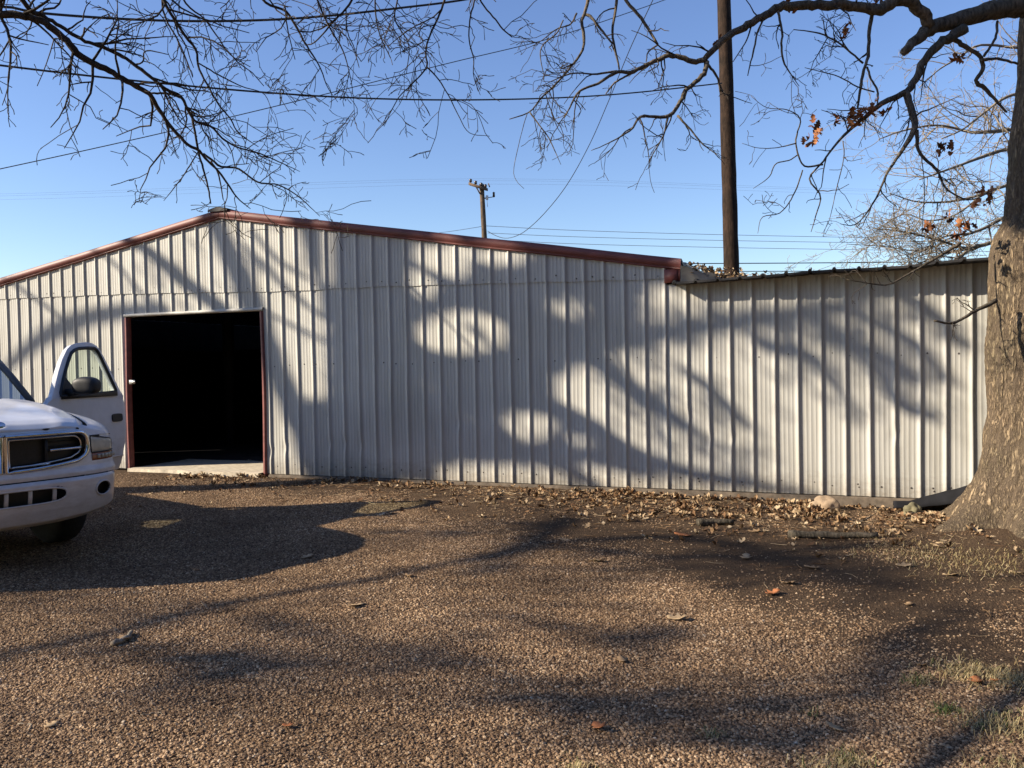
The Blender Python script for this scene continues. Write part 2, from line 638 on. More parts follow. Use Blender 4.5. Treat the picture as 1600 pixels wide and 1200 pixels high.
def pebble_nodes():
    ng = bpy.data.node_groups.new('pebbles', 'GeometryNodeTree')
    ng.interface.new_socket('Geometry', in_out='INPUT', socket_type='NodeSocketGeometry')
    ng.interface.new_socket('Geometry', in_out='OUTPUT', socket_type='NodeSocketGeometry')
    N, L = ng.nodes, ng.links
    gi, go = N.new('NodeGroupInput'), N.new('NodeGroupOutput')
    dp = N.new('GeometryNodeDistributePointsOnFaces')
    at = N.new('GeometryNodeInputNamedAttribute')
    at.data_type = 'FLOAT'
    at.inputs['Name'].default_value = 'dens'
    L.new(gi.outputs[0], dp.inputs['Mesh'])
    L.new(at.outputs['Attribute'], dp.inputs['Density'])
    shapes = N.new('GeometryNodeGeometryToInstance')
    for k in range(4):
        ico = N.new('GeometryNodeMeshIcoSphere')
        ico.inputs['Radius'].default_value = 1.0
        ico.inputs['Subdivisions'].default_value = 2
        sp = N.new('GeometryNodeSetPosition')
        nz = N.new('ShaderNodeTexNoise')
        nz.noise_dimensions = '4D'
        nz.inputs['W'].default_value = k * 3.7
        nz.inputs['Scale'].default_value = 0.9
        nz.inputs['Detail'].default_value = 1.0
        sb = N.new('ShaderNodeVectorMath')
        sb.operation = 'SUBTRACT'
        sb.inputs[1].default_value = (0.5, 0.5, 0.5)
        sc = N.new('ShaderNodeVectorMath')
        sc.operation = 'SCALE'
        sc.inputs['Scale'].default_value = 1.5
        L.new(nz.outputs['Color'], sb.inputs[0])
        L.new(sb.outputs[0], sc.inputs[0])
        L.new(sc.outputs[0], sp.inputs['Offset'])
        L.new(ico.outputs['Mesh'], sp.inputs['Geometry'])
        sm = N.new('GeometryNodeSetMaterial')
        sm.inputs['Material'].default_value = M['pebble']
        L.new(sp.outputs[0], sm.inputs['Geometry'])
        L.new(sm.outputs[0], shapes.inputs[0])
    ip = N.new('GeometryNodeInstanceOnPoints')
    ip.inputs['Pick Instance'].default_value = True
    L.new(dp.outputs['Points'], ip.inputs['Points'])
    L.new(shapes.outputs[0], ip.inputs['Instance'])
    ri = N.new('FunctionNodeRandomValue')
    ri.data_type = 'INT'
    ri.inputs[4].default_value = 0
    ri.inputs[5].default_value = 3
    L.new(ri.outputs[2], ip.inputs['Instance Index'])
    rr = N.new('FunctionNodeRandomValue')
    rr.data_type = 'FLOAT_VECTOR'
    rr.inputs[0].default_value = (-0.5, -0.5, 0)
    rr.inputs[1].default_value = (0.5, 0.5, 6.283)
    L.new(rr.outputs[0], ip.inputs['Rotation'])
    rs = N.new('FunctionNodeRandomValue')
    rs.data_type = 'FLOAT'
    rs.inputs[2].default_value = 0.0
    rs.inputs[3].default_value = 1.0
    rs.inputs['Seed'].default_value = 5
    pw = N.new('ShaderNodeMath')
    pw.operation = 'POWER'
    pw.inputs[1].default_value = 2.8
    ma = N.new('ShaderNodeMath')
    ma.operation = 'MULTIPLY_ADD'
    ma.inputs[1].default_value = 0.0068
    ma.inputs[2].default_value = 0.0024
    L.new(rs.outputs[1], pw.inputs[0])
    L.new(pw.outputs[0], ma.inputs[0])
    cb = N.new('ShaderNodeCombineXYZ')
    m2 = N.new('ShaderNodeMath')
    m2.operation = 'MULTIPLY'
    m2.inputs[1].default_value = 0.72
    L.new(ma.outputs[0], m2.inputs[0])
    L.new(ma.outputs[0], cb.inputs[0])
    L.new(ma.outputs[0], cb.inputs[1])
    L.new(m2.outputs[0], cb.inputs[2])
    L.new(cb.outputs[0], ip.inputs['Scale'])
    L.new(ip.outputs[0], go.inputs[0])
    return ng


md = grav.modifiers.new('pebbles', 'NODES')
md.node_group = pebble_nodes()

# ---------------------------------------------------------------- metal shed
SP = 0.2286


def XR(i):
    return -11.971 + SP * i


RIDGE = (-7.89, 3.413)
EAVE_R, EAVE_L = -1.75, -14.05


def roof_z(x):
    return RIDGE[1] - 0.1675 * abs(x - RIDGE[0])


def lap_z(x):
    return float(np.interp(x, [-14, -12.1, -9.5, -6.8, -5.6, -3, -1.9], [2.53, 2.52, 2.48, 2.392, 2.388, 2.322, 2.297]))


def sheet_cols(x0, x1):
    cols = []
    i0, i1 = int((x0 + 11.971) / SP) - 1, int((x1 + 11.971) / SP) + 2
    for i in range(i0, i1):
        c = XR(i)
        for dx, dy in ((-0.019, 0), (-0.010, -0.020), (0.008, -0.020), (0.014, 0)):
            cols.append((c + dx, dy))
        for fr in (0.34, 0.54, 0.74):
            for dx, dy in ((-0.0055, 0), (-0.001, -0.0013), (0.001, -0.0013), (0.0035, 0)):
                cols.append((c + fr * SP + dx, dy))
    cols = [c for c in cols if x0 + 0.004 < c[0] < x1 - 0.004]
    return [(x0, 0.0)] + cols + [(x1, 0.0)]


def sheet(mb, x0, x1, zb, zt, y0=0.0, rows=14, wob=0.006):
    cols = sheet_cols(x0, x1)
    pts = []
    for x, dy in cols:
        b, t = zb(x), zt(x)
        for k in range(rows + 1):
            z = b + (t - b) * k / rows
            wx = wob * mnoise.noise((x * 1.7, 0.3, z * 1.4)) * min(1, (2.2 - min(2.2, z)) * 0.8 + 0.25)
            wy = 0.005 * mnoise.noise((x * 0.9, 5.0, z * 0.9)) + 0.0010 * mnoise.noise((x * 3, 2.0, z * 2.2))
            # a few kicked-in dents on the ribs
            for dxc, dzc in DENTS:
                q = ((x - dxc) / 0.05) ** 2 + ((z - dzc) / 0.07) ** 2
                if q < 4:
                    wy += 0.013 * math.exp(-q)
                    wx += 0.009 * math.exp(-q)
            pts.append((x + wx, y0 + dy + wy, z))
    mb.grid(pts, len(cols), rows + 1)
    return cols


DENTS = [(XR(45), 0.78), (XR(46), 0.55), (XR(47), 0.55), (XR(25), 0.40), (XR(26), 0.42), (XR(27), 0.40), (XR(22), 0.35),
         (XR(21), 0.3), (XR(54), 0.62), (XR(33), 0.7), (XR(39), 0.5)]


def screw(mb, x, z, y, r=0.0105):
    v = [(x, y - 0.007, z)]
    for k in range(7):
        a = k * 2 * math.pi / 7
        v.append((x + r * math.cos(a), y + 0.002, z + r * math.sin(a)))
    mb.add(v, [(0, 1 + (k + 1) % 7, 1 + k) for k in range(7)], 1)


shed = thing('metal_shed', 'long pale ribbed metal shed with red roof trim and a dark open doorway', 'shed', (-7.9, 0, 0))
SHED = np.array(shed.location)


def part(mbx, name, mats, parent=shed, smooth=False, label=None):
    o = mbx.build(name, mats, parent, smooth)
    o.location = -SHED if parent is shed else (0, 0, 0)
    if label:
        o['label'] = label
    return o


DX0, DX1, DZ = -9.61, -7.262, 2.16
mb = MB()
sheet(mb, EAVE_L + 0.05, DX0 - 0.012, lambda x: 0.0, lambda x: min(lap_z(x) + 0.03, roof_z(x)), rows=20)
sheet(mb, DX0 - 0.012, DX1 + 0.01, lambda x: DZ + 0.012, lambda x: lap_z(x) + 0.03, rows=6, wob=0.003)
sheet(mb, DX1 + 0.01, -1.90, lambda x: 0.0, lambda x: lap_z(x) + 0.03, rows=46, wob=0.007)
sheet(mb, -1.90, 6.0, lambda x: 0.0, lambda x: 2.235 + 0.02 * (x + 1.77), rows=46, wob=0.004)
for i in range(-9, 78):
    for zz, sk in ((0.115, 1.0), (1.435, 0.9), (None, 0.9)):
        x = XR(i) + 0.06 + rng.uniform(-0.025, 0.09)
        if rng.uniform() > sk:
            continue
        z = zz if zz is not None else lap_z(x) + 0.045
        z += rng.uniform(-0.02, 0.02)
        if DX0 - 0.05 < x < DX1 + 0.05 and z < DZ + 0.05:
            continue
        if zz is None and x > -1.95:
            continue
        if zz is not None:
            screw(mb, x, z, -0.001)
        if zz == 0.115 and rng.uniform() < 0.18:
            screw(mb, x + 0.01, z - 0.03, -0.001)
part(mb, 'wall_panel', [M['wall'], M['screw']])
mb = MB()
sheet(mb, EAVE_L + 0.05, -1.90, lambda x: min(lap_z(x) + 0.004 * math.sin(x * 9), roof_z(x) - 0.02), lambda x: roof_z(x), y0=-0.013, rows=10, wob=0.004)
for i in range(-9, 46):
    x = XR(i) + 0.06 + rng.uniform(-0.03, 0.10)
    screw(mb, x, lap_z(x) + 0.05 + rng.uniform(-0.02, 0.03), -0.014)
part(mb, 'gable_panel', [M['wall'], M['screw']])


# roof: two ribbed slopes, the ridge cap, side and back walls, floor
def slope(mb, xa, xb, za, zb, ya, yb, mi=0, th=0.03):
    ys_ = []
    y = ya
    while y < yb:
        for d, h in ((0, 0), (0.015, 0.022), (0.035, 0.022), (0.05, 0)):
            ys_.append((y + d, h))
        y += SP
    n = 9
    top = []
    for yy, h in ys_:
        for k in range(n):
            u = k / (n - 1)
            top.append((xa + (xb - xa) * u, yy, za + (zb - za) * u + h + 0.01 * mnoise.noise((yy * 0.7, u * 3, xa))))
    mb.grid(top, len(ys_), n, mi=mi)
    mb.grid([(p[0], p[1], p[2] - th - 0.0) for p in top], len(ys_), n, mi=mi)
    for k0 in (0, n - 1):
        e = []
        for j in range(len(ys_)):
            p = top[j * n + k0]
            e += [p, (p[0], p[1], p[2] - th)]
        mb.grid(e, len(ys_), 2, mi=mi)


RT = 0.115
mb = MB()
slope(mb, RIDGE[0], EAVE_R + 0.03, RIDGE[1] + RT - 0.03, roof_z(EAVE_R) + RT - 0.035, -0.03, 13.0)
slope(mb, RIDGE[0], EAVE_L - 0.03, RIDGE[1] + RT - 0.03, roof_z(EAVE_L) + RT - 0.035, -0.03, 13.0)
roofo = part(mb, 'roof', M['roof'])
mb = MB()
for s in (-1, 1):
    pts = []
    for j in range(28):
        y = -0.085 + j * 0.485
        for u in range(3):
            pts.append((RIDGE[0] + s * 0.08 * u, y, RIDGE[1] + RT + 0.035 - 0.018 * u + 0.006 * math.sin(j * 2.1 + u)))
    mb.grid(pts, 28, 3)
    mb.grid([(p[0], p[1], p[2] - 0.02) for p in pts], 28, 3)
mb.add([(RIDGE[0] - 0.16, -0.085, RIDGE[1] + RT - 0.005), (RIDGE[0], -0.085, RIDGE[1] + RT + 0.035), (RIDGE[0] + 0.16, -0.085, RIDGE[1] + RT - 0.005),
        (RIDGE[0] + 0.16, -0.085, RIDGE[1] + RT - 0.025), (RIDGE[0] - 0.16, -0.085, RIDGE[1] + RT - 0.025)], [(0, 1, 2, 3, 4)])
part(mb, 'ridge_cap', M['tar'], roofo)

mb = MB()
mb.box(EAVE_R - 0.06, EAVE_R - 0.02, 0.03, 13.0, -0.05, roof_z(EAVE_R) + 0.10)
part(mb, 'side_wall', M['wall'])
mb = MB()
mb.box(EAVE_L + 0.02, EAVE_L + 0.06, 0.03, 13.0, -0.05, roof_z(EAVE_L) + 0.10)
part(mb, 'side_wall', M['wall'])
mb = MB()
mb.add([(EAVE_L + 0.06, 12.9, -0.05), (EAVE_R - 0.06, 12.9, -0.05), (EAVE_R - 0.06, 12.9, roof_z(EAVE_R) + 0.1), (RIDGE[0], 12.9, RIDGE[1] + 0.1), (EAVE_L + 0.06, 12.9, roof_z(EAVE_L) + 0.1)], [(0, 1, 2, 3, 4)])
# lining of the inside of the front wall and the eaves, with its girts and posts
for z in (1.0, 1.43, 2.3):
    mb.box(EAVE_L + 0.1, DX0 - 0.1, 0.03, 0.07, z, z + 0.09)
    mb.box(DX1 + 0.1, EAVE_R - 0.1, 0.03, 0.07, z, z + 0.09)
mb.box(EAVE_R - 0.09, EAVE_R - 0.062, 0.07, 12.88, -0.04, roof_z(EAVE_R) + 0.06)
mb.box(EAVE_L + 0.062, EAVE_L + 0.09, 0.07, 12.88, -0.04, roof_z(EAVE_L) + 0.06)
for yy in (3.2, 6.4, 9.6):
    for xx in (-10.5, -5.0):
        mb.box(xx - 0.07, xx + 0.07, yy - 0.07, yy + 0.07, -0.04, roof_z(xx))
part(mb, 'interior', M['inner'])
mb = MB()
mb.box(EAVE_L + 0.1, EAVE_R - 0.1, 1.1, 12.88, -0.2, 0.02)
part(mb, 'shade_dark_floor', M['inner'])  # floor behind the slab, indoor shade put into its dark colour
mb = MB()
v = []
nx, ny = 34, 18
for i in range(nx):
    for j in range(ny):
        x = DX0 + 0.06 + (DX1 - DX0 - 0.10) * i / (nx - 1)
        y = -0.12 + 1.3 * j / (ny - 1)
        y -= 0.05 * mnoise.noise((x * 2.2, 0, 0)) if j == 0 else 0
        v.append((x, y, 0.015 + 0.006 * mnoise.noise((x * 3, y * 3, 2))))
mb.grid(v, nx, ny)
e = []
for i in range(nx):
    p = v[i * ny]
    e += [p, (p[0], p[1] - 0.015, -0.16)]
mb.grid(e, nx, 2)
part(mb, 'threshold_slab', M['slab'], smooth=True)


# red gable trim: face, drip lip and soffit return
def fascia(mb, xa, xb, sub=24):
    prof = [(-0.012, 0.0), (-0.05, 0.004), (-0.05, 0.016), (-0.042, 0.022), (-0.062, 0.028), (-0.062, 0.112), (-0.04, 0.122), (0.02, 0.124)]
    pts = []
    for k in range(sub + 1):
        x = xa + (xb - xa) * k / sub
        for y, h in prof:
            pts.append((x, y + 0.006 * mnoise.noise((x * 1.3, h * 9, 0)), roof_z(x) + h + 0.004 * mnoise.noise((x * 1.1, 3.0, 0))))
    mb.grid(pts, sub + 1, len(prof))
    o = mb.n - len(prof)
    mb.f.append(tuple(o + i for i in range(len(prof))))
    mb.mi.append(0)


mb = MB()
fascia(mb, RIDGE[0] + 0.002, EAVE_R + 0.02, 40)
part(mb, 'roof_trim', M['red'])
mb = MB()
fascia(mb, RIDGE[0] - 0.002, EAVE_L - 0.02, 40)
part(mb, 'roof_trim', M['red'])
mb = MB()
mb.box(-1.915, -1.755, -0.045, -0.022, 2.25, 2.395)
mb.box(-1.765, -1.742, -0.045, 0.12, 2.25, 2.395)
part(mb, 'corner_trim', M['red'])

# door opening
for (xa, xb, yb) in ((DX0 - 0.02, DX0 + 0.012, 0.06), (DX1 - 0.022, DX1 + 0.02, 0.14)):
    mb = MB()
    n = 16
    pts = []
    for k in range(n + 1):
        z = -0.03 + (DZ + 0.02) * k / n
        wv = 0.008 * math.sin(z * 2.3 + xa)
        for (x, y) in ((xa, 0.03), (xa, -0.026), (xb, -0.026), (xb, yb)):
            pts.append((x + wv, y, z))
    mb.grid(pts, n + 1, 4)
    part(mb, 'door_jamb', M['red'])
mb = MB()
pts = []
for k in range(31):
    x = DX0 - 0.03 + (DX1 - DX0 + 0.05) * k / 30
    q = 0.006 * mnoise.noise((x * 4, 1, 1))
    for (y, z) in ((-0.004, DZ + 0.045), (-0.03, DZ + 0.035 + q), (-0.032, DZ + 0.004 + q), (-0.02, DZ + q), (0.1, DZ + 0.002)):
        pts.append((x, y, z))
mb.grid(pts, 31, 5)
part(mb, 'door_header', M['wall'])
mb = MB()
pl = on_wall(204, 597, -0.03)
mb.box(pl[0] - 0.02, pl[0] + 0.085, -0.036, -0.03, pl[2] - 0.028, pl[2] + 0.028)
mb.tube([(pl[0] + 0.09, -0.045, pl[2] - 0.02), (pl[0] + 0.09, -0.045, pl[2] + 0.02)], 0.012, 8)
mb.box(pl[0] + 0.03, pl[0] + 0.075, -0.048, -0.0365, pl[2] - 0.014, pl[2] + 0.014)
part(mb, 'door_latch', M['steel'])

# concrete curb under the sheets on the right
mb = MB()
pts = []
n = 90
for k in range(n + 1):
    x = -7.2 + 13.2 * k / n
    q = 0.012 * mnoise.noise((x * 2.1, 0, 5))
    for (y, z) in ((0.05, -0.006), (-0.028 + q, -0.008), (-0.042 + q, -0.02 + q * 0.5), (-0.05 + q, -0.26)):
        pts.append((x, y, z))
mb.grid(pts, n + 1, 4)
part(mb, 'concrete_curb', M['sill'], smooth=True)

# lean-to roof with its wavy front edge
mb = MB()
xs_ = []
x = -1.80
while x < 6.2:
    for d, h in ((0, 0), (0.012, 0.02), (0.03, 0.02), (0.042, 0)):
        xs_.append((x + d, h))
    x += SP
rows_ = np.concatenate([[-0.16], np.linspace(0.1, 7.5, 21)])
top = []
for xx, h in xs_:
    for yy in rows_:
        zz = 2.245 + 0.02 * (xx + 1.77) + 0.012 * (yy + 0.1) + h * (1 if yy > -2 else 0)
        zz += 0.014 * mnoise.noise((xx * 1.4, yy * 0.5, 9)) + (0.012 * mnoise.noise((xx * 5, 1, 1)) if yy < 0 else 0)
        top.append((xx, yy + (0.03 * mnoise.noise((xx * 1.9, 4, 4)) - 0.035 - 0.04 * min(4.0, xx + 1.8) if yy < 0 else 0), zz))
mb.grid(top, len(xs_), len(rows_))
mb.grid([(p[0], p[1], p[2] - 0.022) for p in top], len(xs_), len(rows_))
for k0 in (0, len(rows_) - 1):
    e = []
    for j in range(len(xs_)):
        p = top[j * len(rows_) + k0]
        e += [p, (p[0], p[1], p[2] - 0.022)]
    mb.grid(e, len(xs_), 2)
part(mb, 'lean_to_roof', M['tar'])
mb = MB()
# bent flashing that closes the corner under the eave of the main roof
pts = []
for k in range(10):
    u = k / 9
    for j in range(4):
        v_ = j / 3
        pts.append((-1.735 + 0.36 * u, -0.07 + 0.12 * u + 0.02 * math.sin(7 * u + 3 * v_), 2.25 + (0.17 - 0.10 * u) * v_ + 0.012 * math.sin(9 * u)))
mb.grid(pts, 10, 4)
part(mb, 'eave_flashing', M['roof'])
mb = MB()
mb.box(5.96, 6.0, 0.03, 7.4, -0.1, 2.3)
mb.box(-1.7, 5.95, 7.36, 7.4, -0.1, 2.3)
part(mb, 'lean_to_wall', M['wall'])


# ---------------------------------------------------------------- leaves
def leaf_shape(size, curl, lobes=5):
    """lobed oak leaf outline around a midrib, curled; returns verts, faces"""
    n = 2 * lobes
    mid, left, right = [], [], []
    for k in range(n + 1):
        u = k / n
        wv = 0.42 * math.sin(math.pi * min(1, u * 0.95 + 0.04)) ** 0.8
        wv *= 1.0 if k % 2 else 0.38
        x = (u - 0.5)
        zc = curl * (x * x) * 1.2
        mid.append((x, 0, zc))
        left.append((x + (0.06 if k % 2 else 0), wv, zc + curl * wv * wv * 1.6))
        right.append((x + (0.06 if k % 2 else 0), -wv * 0.93, zc + curl * wv * wv * 1.3))
    v = np.array(mid + left + right) * size
    fs = []
    for k in range(n):
        fs.append((k, k + 1, n + 1 + k + 1, n + 1 + k))
        fs.append((k + 1, k, 2 * n + 2 + k, 2 * n + 2 + k + 1))
    return v, fs


def rotm(rx, ry, rz):
    cx, sx, cy, sy, cz, sz = math.cos(rx), math.sin(rx), math.cos(ry), math.sin(ry), math.cos(rz), math.sin(rz)
    X = np.array([[1, 0, 0], [0, cx, -sx], [0, sx, cx]])
    Y = np.array([[cy, 0, sy], [0, 1, 0], [-sy, 0, cy]])
    Z = np.array([[cz, -sz, 0], [sz, cz, 0], [0, 0, 1]])
    return Z @ Y @ X


SHAPES = [leaf_shape(1, c, l) for c, l in ((0.5, 3), (1.2, 3), (-0.8, 4), (2.0, 3), (0.2, 4))]


def put_leaf(mb, p, size, tilt=0.4, mi=0):
    v, f = SHAPES[rng.integers(len(SHAPES))]
    m_ = rotm(rng.normal(0, tilt), rng.normal(0, tilt), rng.uniform(0, 6.28))
    mb.add(v * size * np.array([1, rng.uniform(0.7, 1.1), 1]) @ m_.T + np.asarray(p), f, mi)


mb = MB()
cnt = 0
while cnt < 3500:
    x = rng.uniform(-8.6, 2.6)
    y = -0.06 - abs(rng.exponential(0.5))
    if y < -2.6:
        continue
    dn = 0.16 + 0.84 * min(1, max(0, (x + 4.0) / 2.5))
    dn *= 0.55 + 0.9 * mnoise.noise((x * 1.9, y * 2.5, 0.5))
    if x > 0.4 and y < -1.0 and rng.uniform() < 0.5:
        continue
    if math.hypot(x - 1.55, y + 1.25) < 0.62 or rng.uniform() > dn:
        continue
    put_leaf(mb, (x, y, gz(x, y) + rng.uniform(0.0, 0.014)), rng.uniform(0.028, 0.092), 0.27)
    cnt += 1
for k in range(1700):
    x = rng.uniform(-6.5, 2.4)
    y = -0.08 - abs(rng.exponential(0.6 if x < -1 else 1.1))
    if y < -4.5 or math.hypot(x - 1.55, y + 1.25) < 0.6:
        continue
    a, L_ = rng.uniform(0, 6.28), rng.uniform(0.03, 0.16)
    p = np.array([x, y, gz(x, y) + 0.008])
    q = np.array([math.cos(a), math.sin(a), rng.uniform(-0.03, 0.12)]) * L_
    mb.tube([p - q / 2, p + rng.normal(0, 0.006, 3), p + q / 2], rng.uniform(0.0012, 0.0035), 3, cap=False)
o = mb.build('leaf_litter', M['litter'])
tag(o, 'curled brown oak leaves drifted along the foot of the metal wall', 'leaf litter', kind='stuff')

mb = MB()
for k in range(900):
    u = abs(rng.normal(0, 0.5))
    x = -1.66 + 0.45 * rng.exponential(0.55)
    y = rng.uniform(-0.08, 3.2)
    h = max(0.0, 0.20 - 0.22 * (x + 1.7))
    z = 2.262 + 0.02 * (x + 1.77) + 0.012 * y + rng.uniform(0, 1) * h
    put_leaf(mb, (x, y, z + 0.01), rng.uniform(0.03, 0.075), 0.5)
o = mb.build('roof_leaf_litter', M['litter'])
tag(o, 'dead leaves piled in the corner of the low roof beside the red trim', 'leaf litter', kind='stuff')

# single leaves lying out on the gravel
LEAVES = [
    (1066, 836, 0.17, 'orange', 'orange oak leaf lying in the dark soil midway along the wall'),
    (932, 877, 0.13, 'tan', 'pinkish tan leaf on the gravel below the middle of the wall'),
    (557, 946, 0.13, 'tan', 'pale tan lobed leaf on the gravel left of centre'),
    (1207, 928, 0.12, 'orange', 'small orange leaf on the gravel at the right of centre'),
    (1269, 887, 0.12, 'litter', 'brown leaf on shaded soil between wall and foreground'),
    (1412, 884, 0.11, 'tan', 'pale round leaf on bare soil left of the big trunk'),
    (1487, 899, 0.13, 'tan', 'pale curled leaf on bare soil in front of the big trunk'),
    (1591, 896, 0.10, 'tan', 'pale leaf at the right edge in front of the big trunk'),
    (1526, 1066, 0.10, 'orange', 'bright orange leaf among dry grass in the right foreground'),
    (1555, 1064, 0.05, 'orange', 'small orange leaf scrap beside the bright orange leaf'),
    (936, 1137, 0.085, 'orange', 'flat yellow brown leaf on gravel in the near foreground'),
    (1303, 1137, 0.085, 'tan', 'pale lobed leaf in the right foreground near dry grass'),
    (80, 1134, 0.07, 'tan', 'yellow tan leaf on gravel in the left foreground'),
    (1058, 967, 0.12, 'tan', 'upturned pale leaf on gravel near the middle'),
    (972, 1032, 0.09, 'litter', 'flat brown leaf on gravel below the centre'),
    (1232, 912, 0.11, 'litter', 'grey brown leaf between shaded soil and gravel'),
    (640, 900, 0.08, 'litter', 'small brown leaf on gravel under the middle of the wall'),
    (450, 1135, 0.05, 'orange', 'small yellow leaf scrap on gravel in the left foreground'),
    (480, 870, 0.12, 'tan', 'flat tan leaf on gravel at the edge of the truck shadow'),
    (1165, 872, 0.12, 'tan', 'yellowish leaf lying on shaded gravel'),
    (1180, 831, 0.12, 'litter', 'pale brown curled leaf on dark soil near the wall'),
    (1440, 1040, 0.06, 'litter', 'brown leaf in the right foreground between grass tufts'),
    (1470, 853, 0.2, 'tan', 'large tan leaf at the foot of the big oak trunk'),
    (195, 998, 0.11, 'litter', 'dark curled leaf on gravel in the left foreground'),
    (1420, 945, 0.07, 'litter', 'small brown leaf on bare soil at the right'),
]
for px, py, s, mname, lab in LEAVES:
    g = on_ground(px, py)
    g = on_ground(px, py, gz(g[0], g[1]) + 0.006)
    mb = MB()
    v, f = leaf_shape(s, rng.uniform(0.15, 0.6), 3)
    mb.add(v @ rotm(rng.normal(0, 0.1), rng.normal(0, 0.1), rng.uniform(0, 6.28)).T + np.array([0, 0, 0.004]), f)
    o = mb.build('fallen_leaf', M[mname], smooth=True)
    o.location = g
    sol = o.modifiers.new('thickness', 'SOLIDIFY')
    sol.thickness = 0.0015
    tag(o, lab, 'leaf', 'single leaves lying on the gravel')


# sticks and stones by the wall
def stick(p0, p1, r, lab, mname='limb', cat='stick'):
    a = on_ground(*p0)
    b = on_ground(*p1)
    pts = curved([a, (a * 0.6 + b * 0.4) + np.array([0.02, 0.03, 0.0]), b], 10)
    pts[:, 2] = [gz(p[0], p[1]) + r * 0.9 + 0.004 * math.sin(i * 2.1) for i, p in enumerate(pts)]
    mb = MB()
    c = pts.mean(axis=0)
    mb.tube(pts - c, r * np.linspace(1.05, 0.7, 10), 8, wob=0.12)
    o = mb.build('fallen_stick', M[mname], smooth=True)
    o.location = c
    return tag(o, lab, cat, 'sticks lying on the ground')


stick((1232, 830), (1372, 832), 0.032, 'thick dark stick lying level on the soil left of the trunk')
stick((1090, 814), (1146, 812), 0.034, 'short thick dark stick on the soil below the wall')
stick((1330, 815), (1366, 795), 0.006, 'thin pale twig leaning up from the leaf drift by the wall', 'twigpale')
stick((176, 1010), (205, 992), 0.016, 'short bent bark piece on gravel in the left foreground', 'twigpale')
stick((1420, 800), (1465, 796), 0.016, 'short stick at the foot of the trunk by the black plastic')
stick((780, 1040), (800, 1062), 0.003, 'thin twig on gravel near the centre foreground', 'twigpale')
stick((375, 1056), (420, 1060), 0.003, 'thin pale twig on gravel in the left foreground', 'twigpale')
stick((220, 1118), (255, 1116), 0.003, 'little straight twig on gravel at lower left', 'twigpale')
stick((28, 1132), (42, 1146), 0.003, 'tiny twig near the lower left corner', 'twigpale')


def rock(px, py, s, lab, mname, sq=(1, 0.7, 0.6)):
    g = on_ground(px, py)
    zz = gz(g[0], g[1])
    bm = bmesh.new()
    bmesh.ops.create_icosphere(bm, subdivisions=4, radius=1)
    for v in bm.verts:
        n = mnoise.noise(Vector(v.co) * 1.3 + Vector((px, 0, 0))) * 0.35 + mnoise.noise(Vector(v.co) * 4.0) * 0.08
        v.co = v.co * (1 + n)
        v.co.x *= s * sq[0]
        v.co.y *= s * sq[1]
        v.co.z *= s * sq[2]
    me = bpy.data.meshes.new('rock')
    bm.to_mesh(me)
    bm.free()
    for p in me.polygons:
        p.use_smooth = True
    me.materials.append(M[mname])
    o = bpy.data.objects.new('rock', me)
    COL.objects.link(o)
    o.location = (g[0], g[1], zz + s * sq[2] * 0.55)
    return tag(o, lab, 'rock')


rock(1288, 789, 0.13, 'rounded tan stone against the concrete curb of the wall', 'rockpink', (1, 0.6, 0.62))
rock(1424, 797, 0.075, 'small mossy yellow stone beside the black plastic sheet', 'rockmoss', (1, 0.7, 0.9))

# black plastic scrap between the wall and the oak
mb = MB()
g = on_ground(1456, 793)
pts = []
nu, nv = 26, 10
for i in range(nu):
    u = i / (nu - 1)
    for j in range(nv):
        v_ = j / (nv - 1)
        x = -0.34 + 0.72 * u
        z = 0.03 + 0.26 * max(0, u - 0.2) * math.sin(math.pi * (0.15 + 0.8 * v_)) + 0.05 * math.sin(math.pi * v_) + 0.01 * mnoise.noise((u * 5, v_ * 5, 0))
        pts.append((x, -0.10 + 0.24 * v_ + 0.05 * math.sin(4 * u), z))
mb.grid(pts, nu, nv)
o = mb.build('plastic_sheet', M['rubber'], smooth=True)
o.location = (g[0], g[1], gz(g[0], g[1]))
so_ = o.modifiers.new('thickness', 'SOLIDIFY')
so_.thickness = 0.012
tag(o, 'crumpled black plastic scrap wedged between wall and oak trunk', 'plastic sheet')

# dry grass tufts, right foreground
mb = MB()
mbg = MB()


def blade(mb, x, y, h, lean):
    a = rng.uniform(0, 6.28)
    d = np.array([math.cos(a), math.sin(a), 0])
    s = np.array([-d[1], d[0], 0]) * rng.uniform(0.0011, 0.0022)
    z0 = gz(x, y)
    p0 = np.array([x, y, z0])
    p1 = p0 + d * lean * 0.4 * h + np.array([0, 0, h * 0.7])
    p2 = p0 + d * lean * h + np.array([0, 0, h * max(0.15, 1 - 0.6 * lean)])
    mb.add([p0 - s, p0 + s, p1 - s * 0.8, p1 + s * 0.8, p2], [(0, 1, 3, 2), (2, 3, 4)])


for (px, py, r, n, gfrac) in ((1510, 1030, 0.17, 330, 0.02), (1580, 1042, 0.15, 360, 0.02), (1430, 1042, 0.06, 90, 0.35), (1478, 1085, 0.06, 70, 0.9),
                              (1560, 1110, 0.16, 330, 0.12), (1290, 1185, 0.11, 150, 0.08), (905, 1190, 0.06, 140, 0.1), (1330, 1165, 0.08, 160, 0.1),
                              (1110, 1130, 0.03, 30, 0.4), (1540, 870, 0.6, 420, 0.0), (1460, 860, 0.5, 240, 0.0), (1400, 850, 0.5, 200, 0.0), (1270, 1092, 0.03, 12, 0.9), (1590, 1180, 0.16, 120, 0.15)):
    g = on_ground(px, py)
    for k in range(n):
        x, y = g[0] + rng.normal(0, r * 0.5), g[1] + rng.normal(0, r * 0.5)
        blade(mbg if rng.uniform() < gfrac else mb, x, y, rng.uniform(0.015, 0.055), rng.uniform(0.7, 2.2))
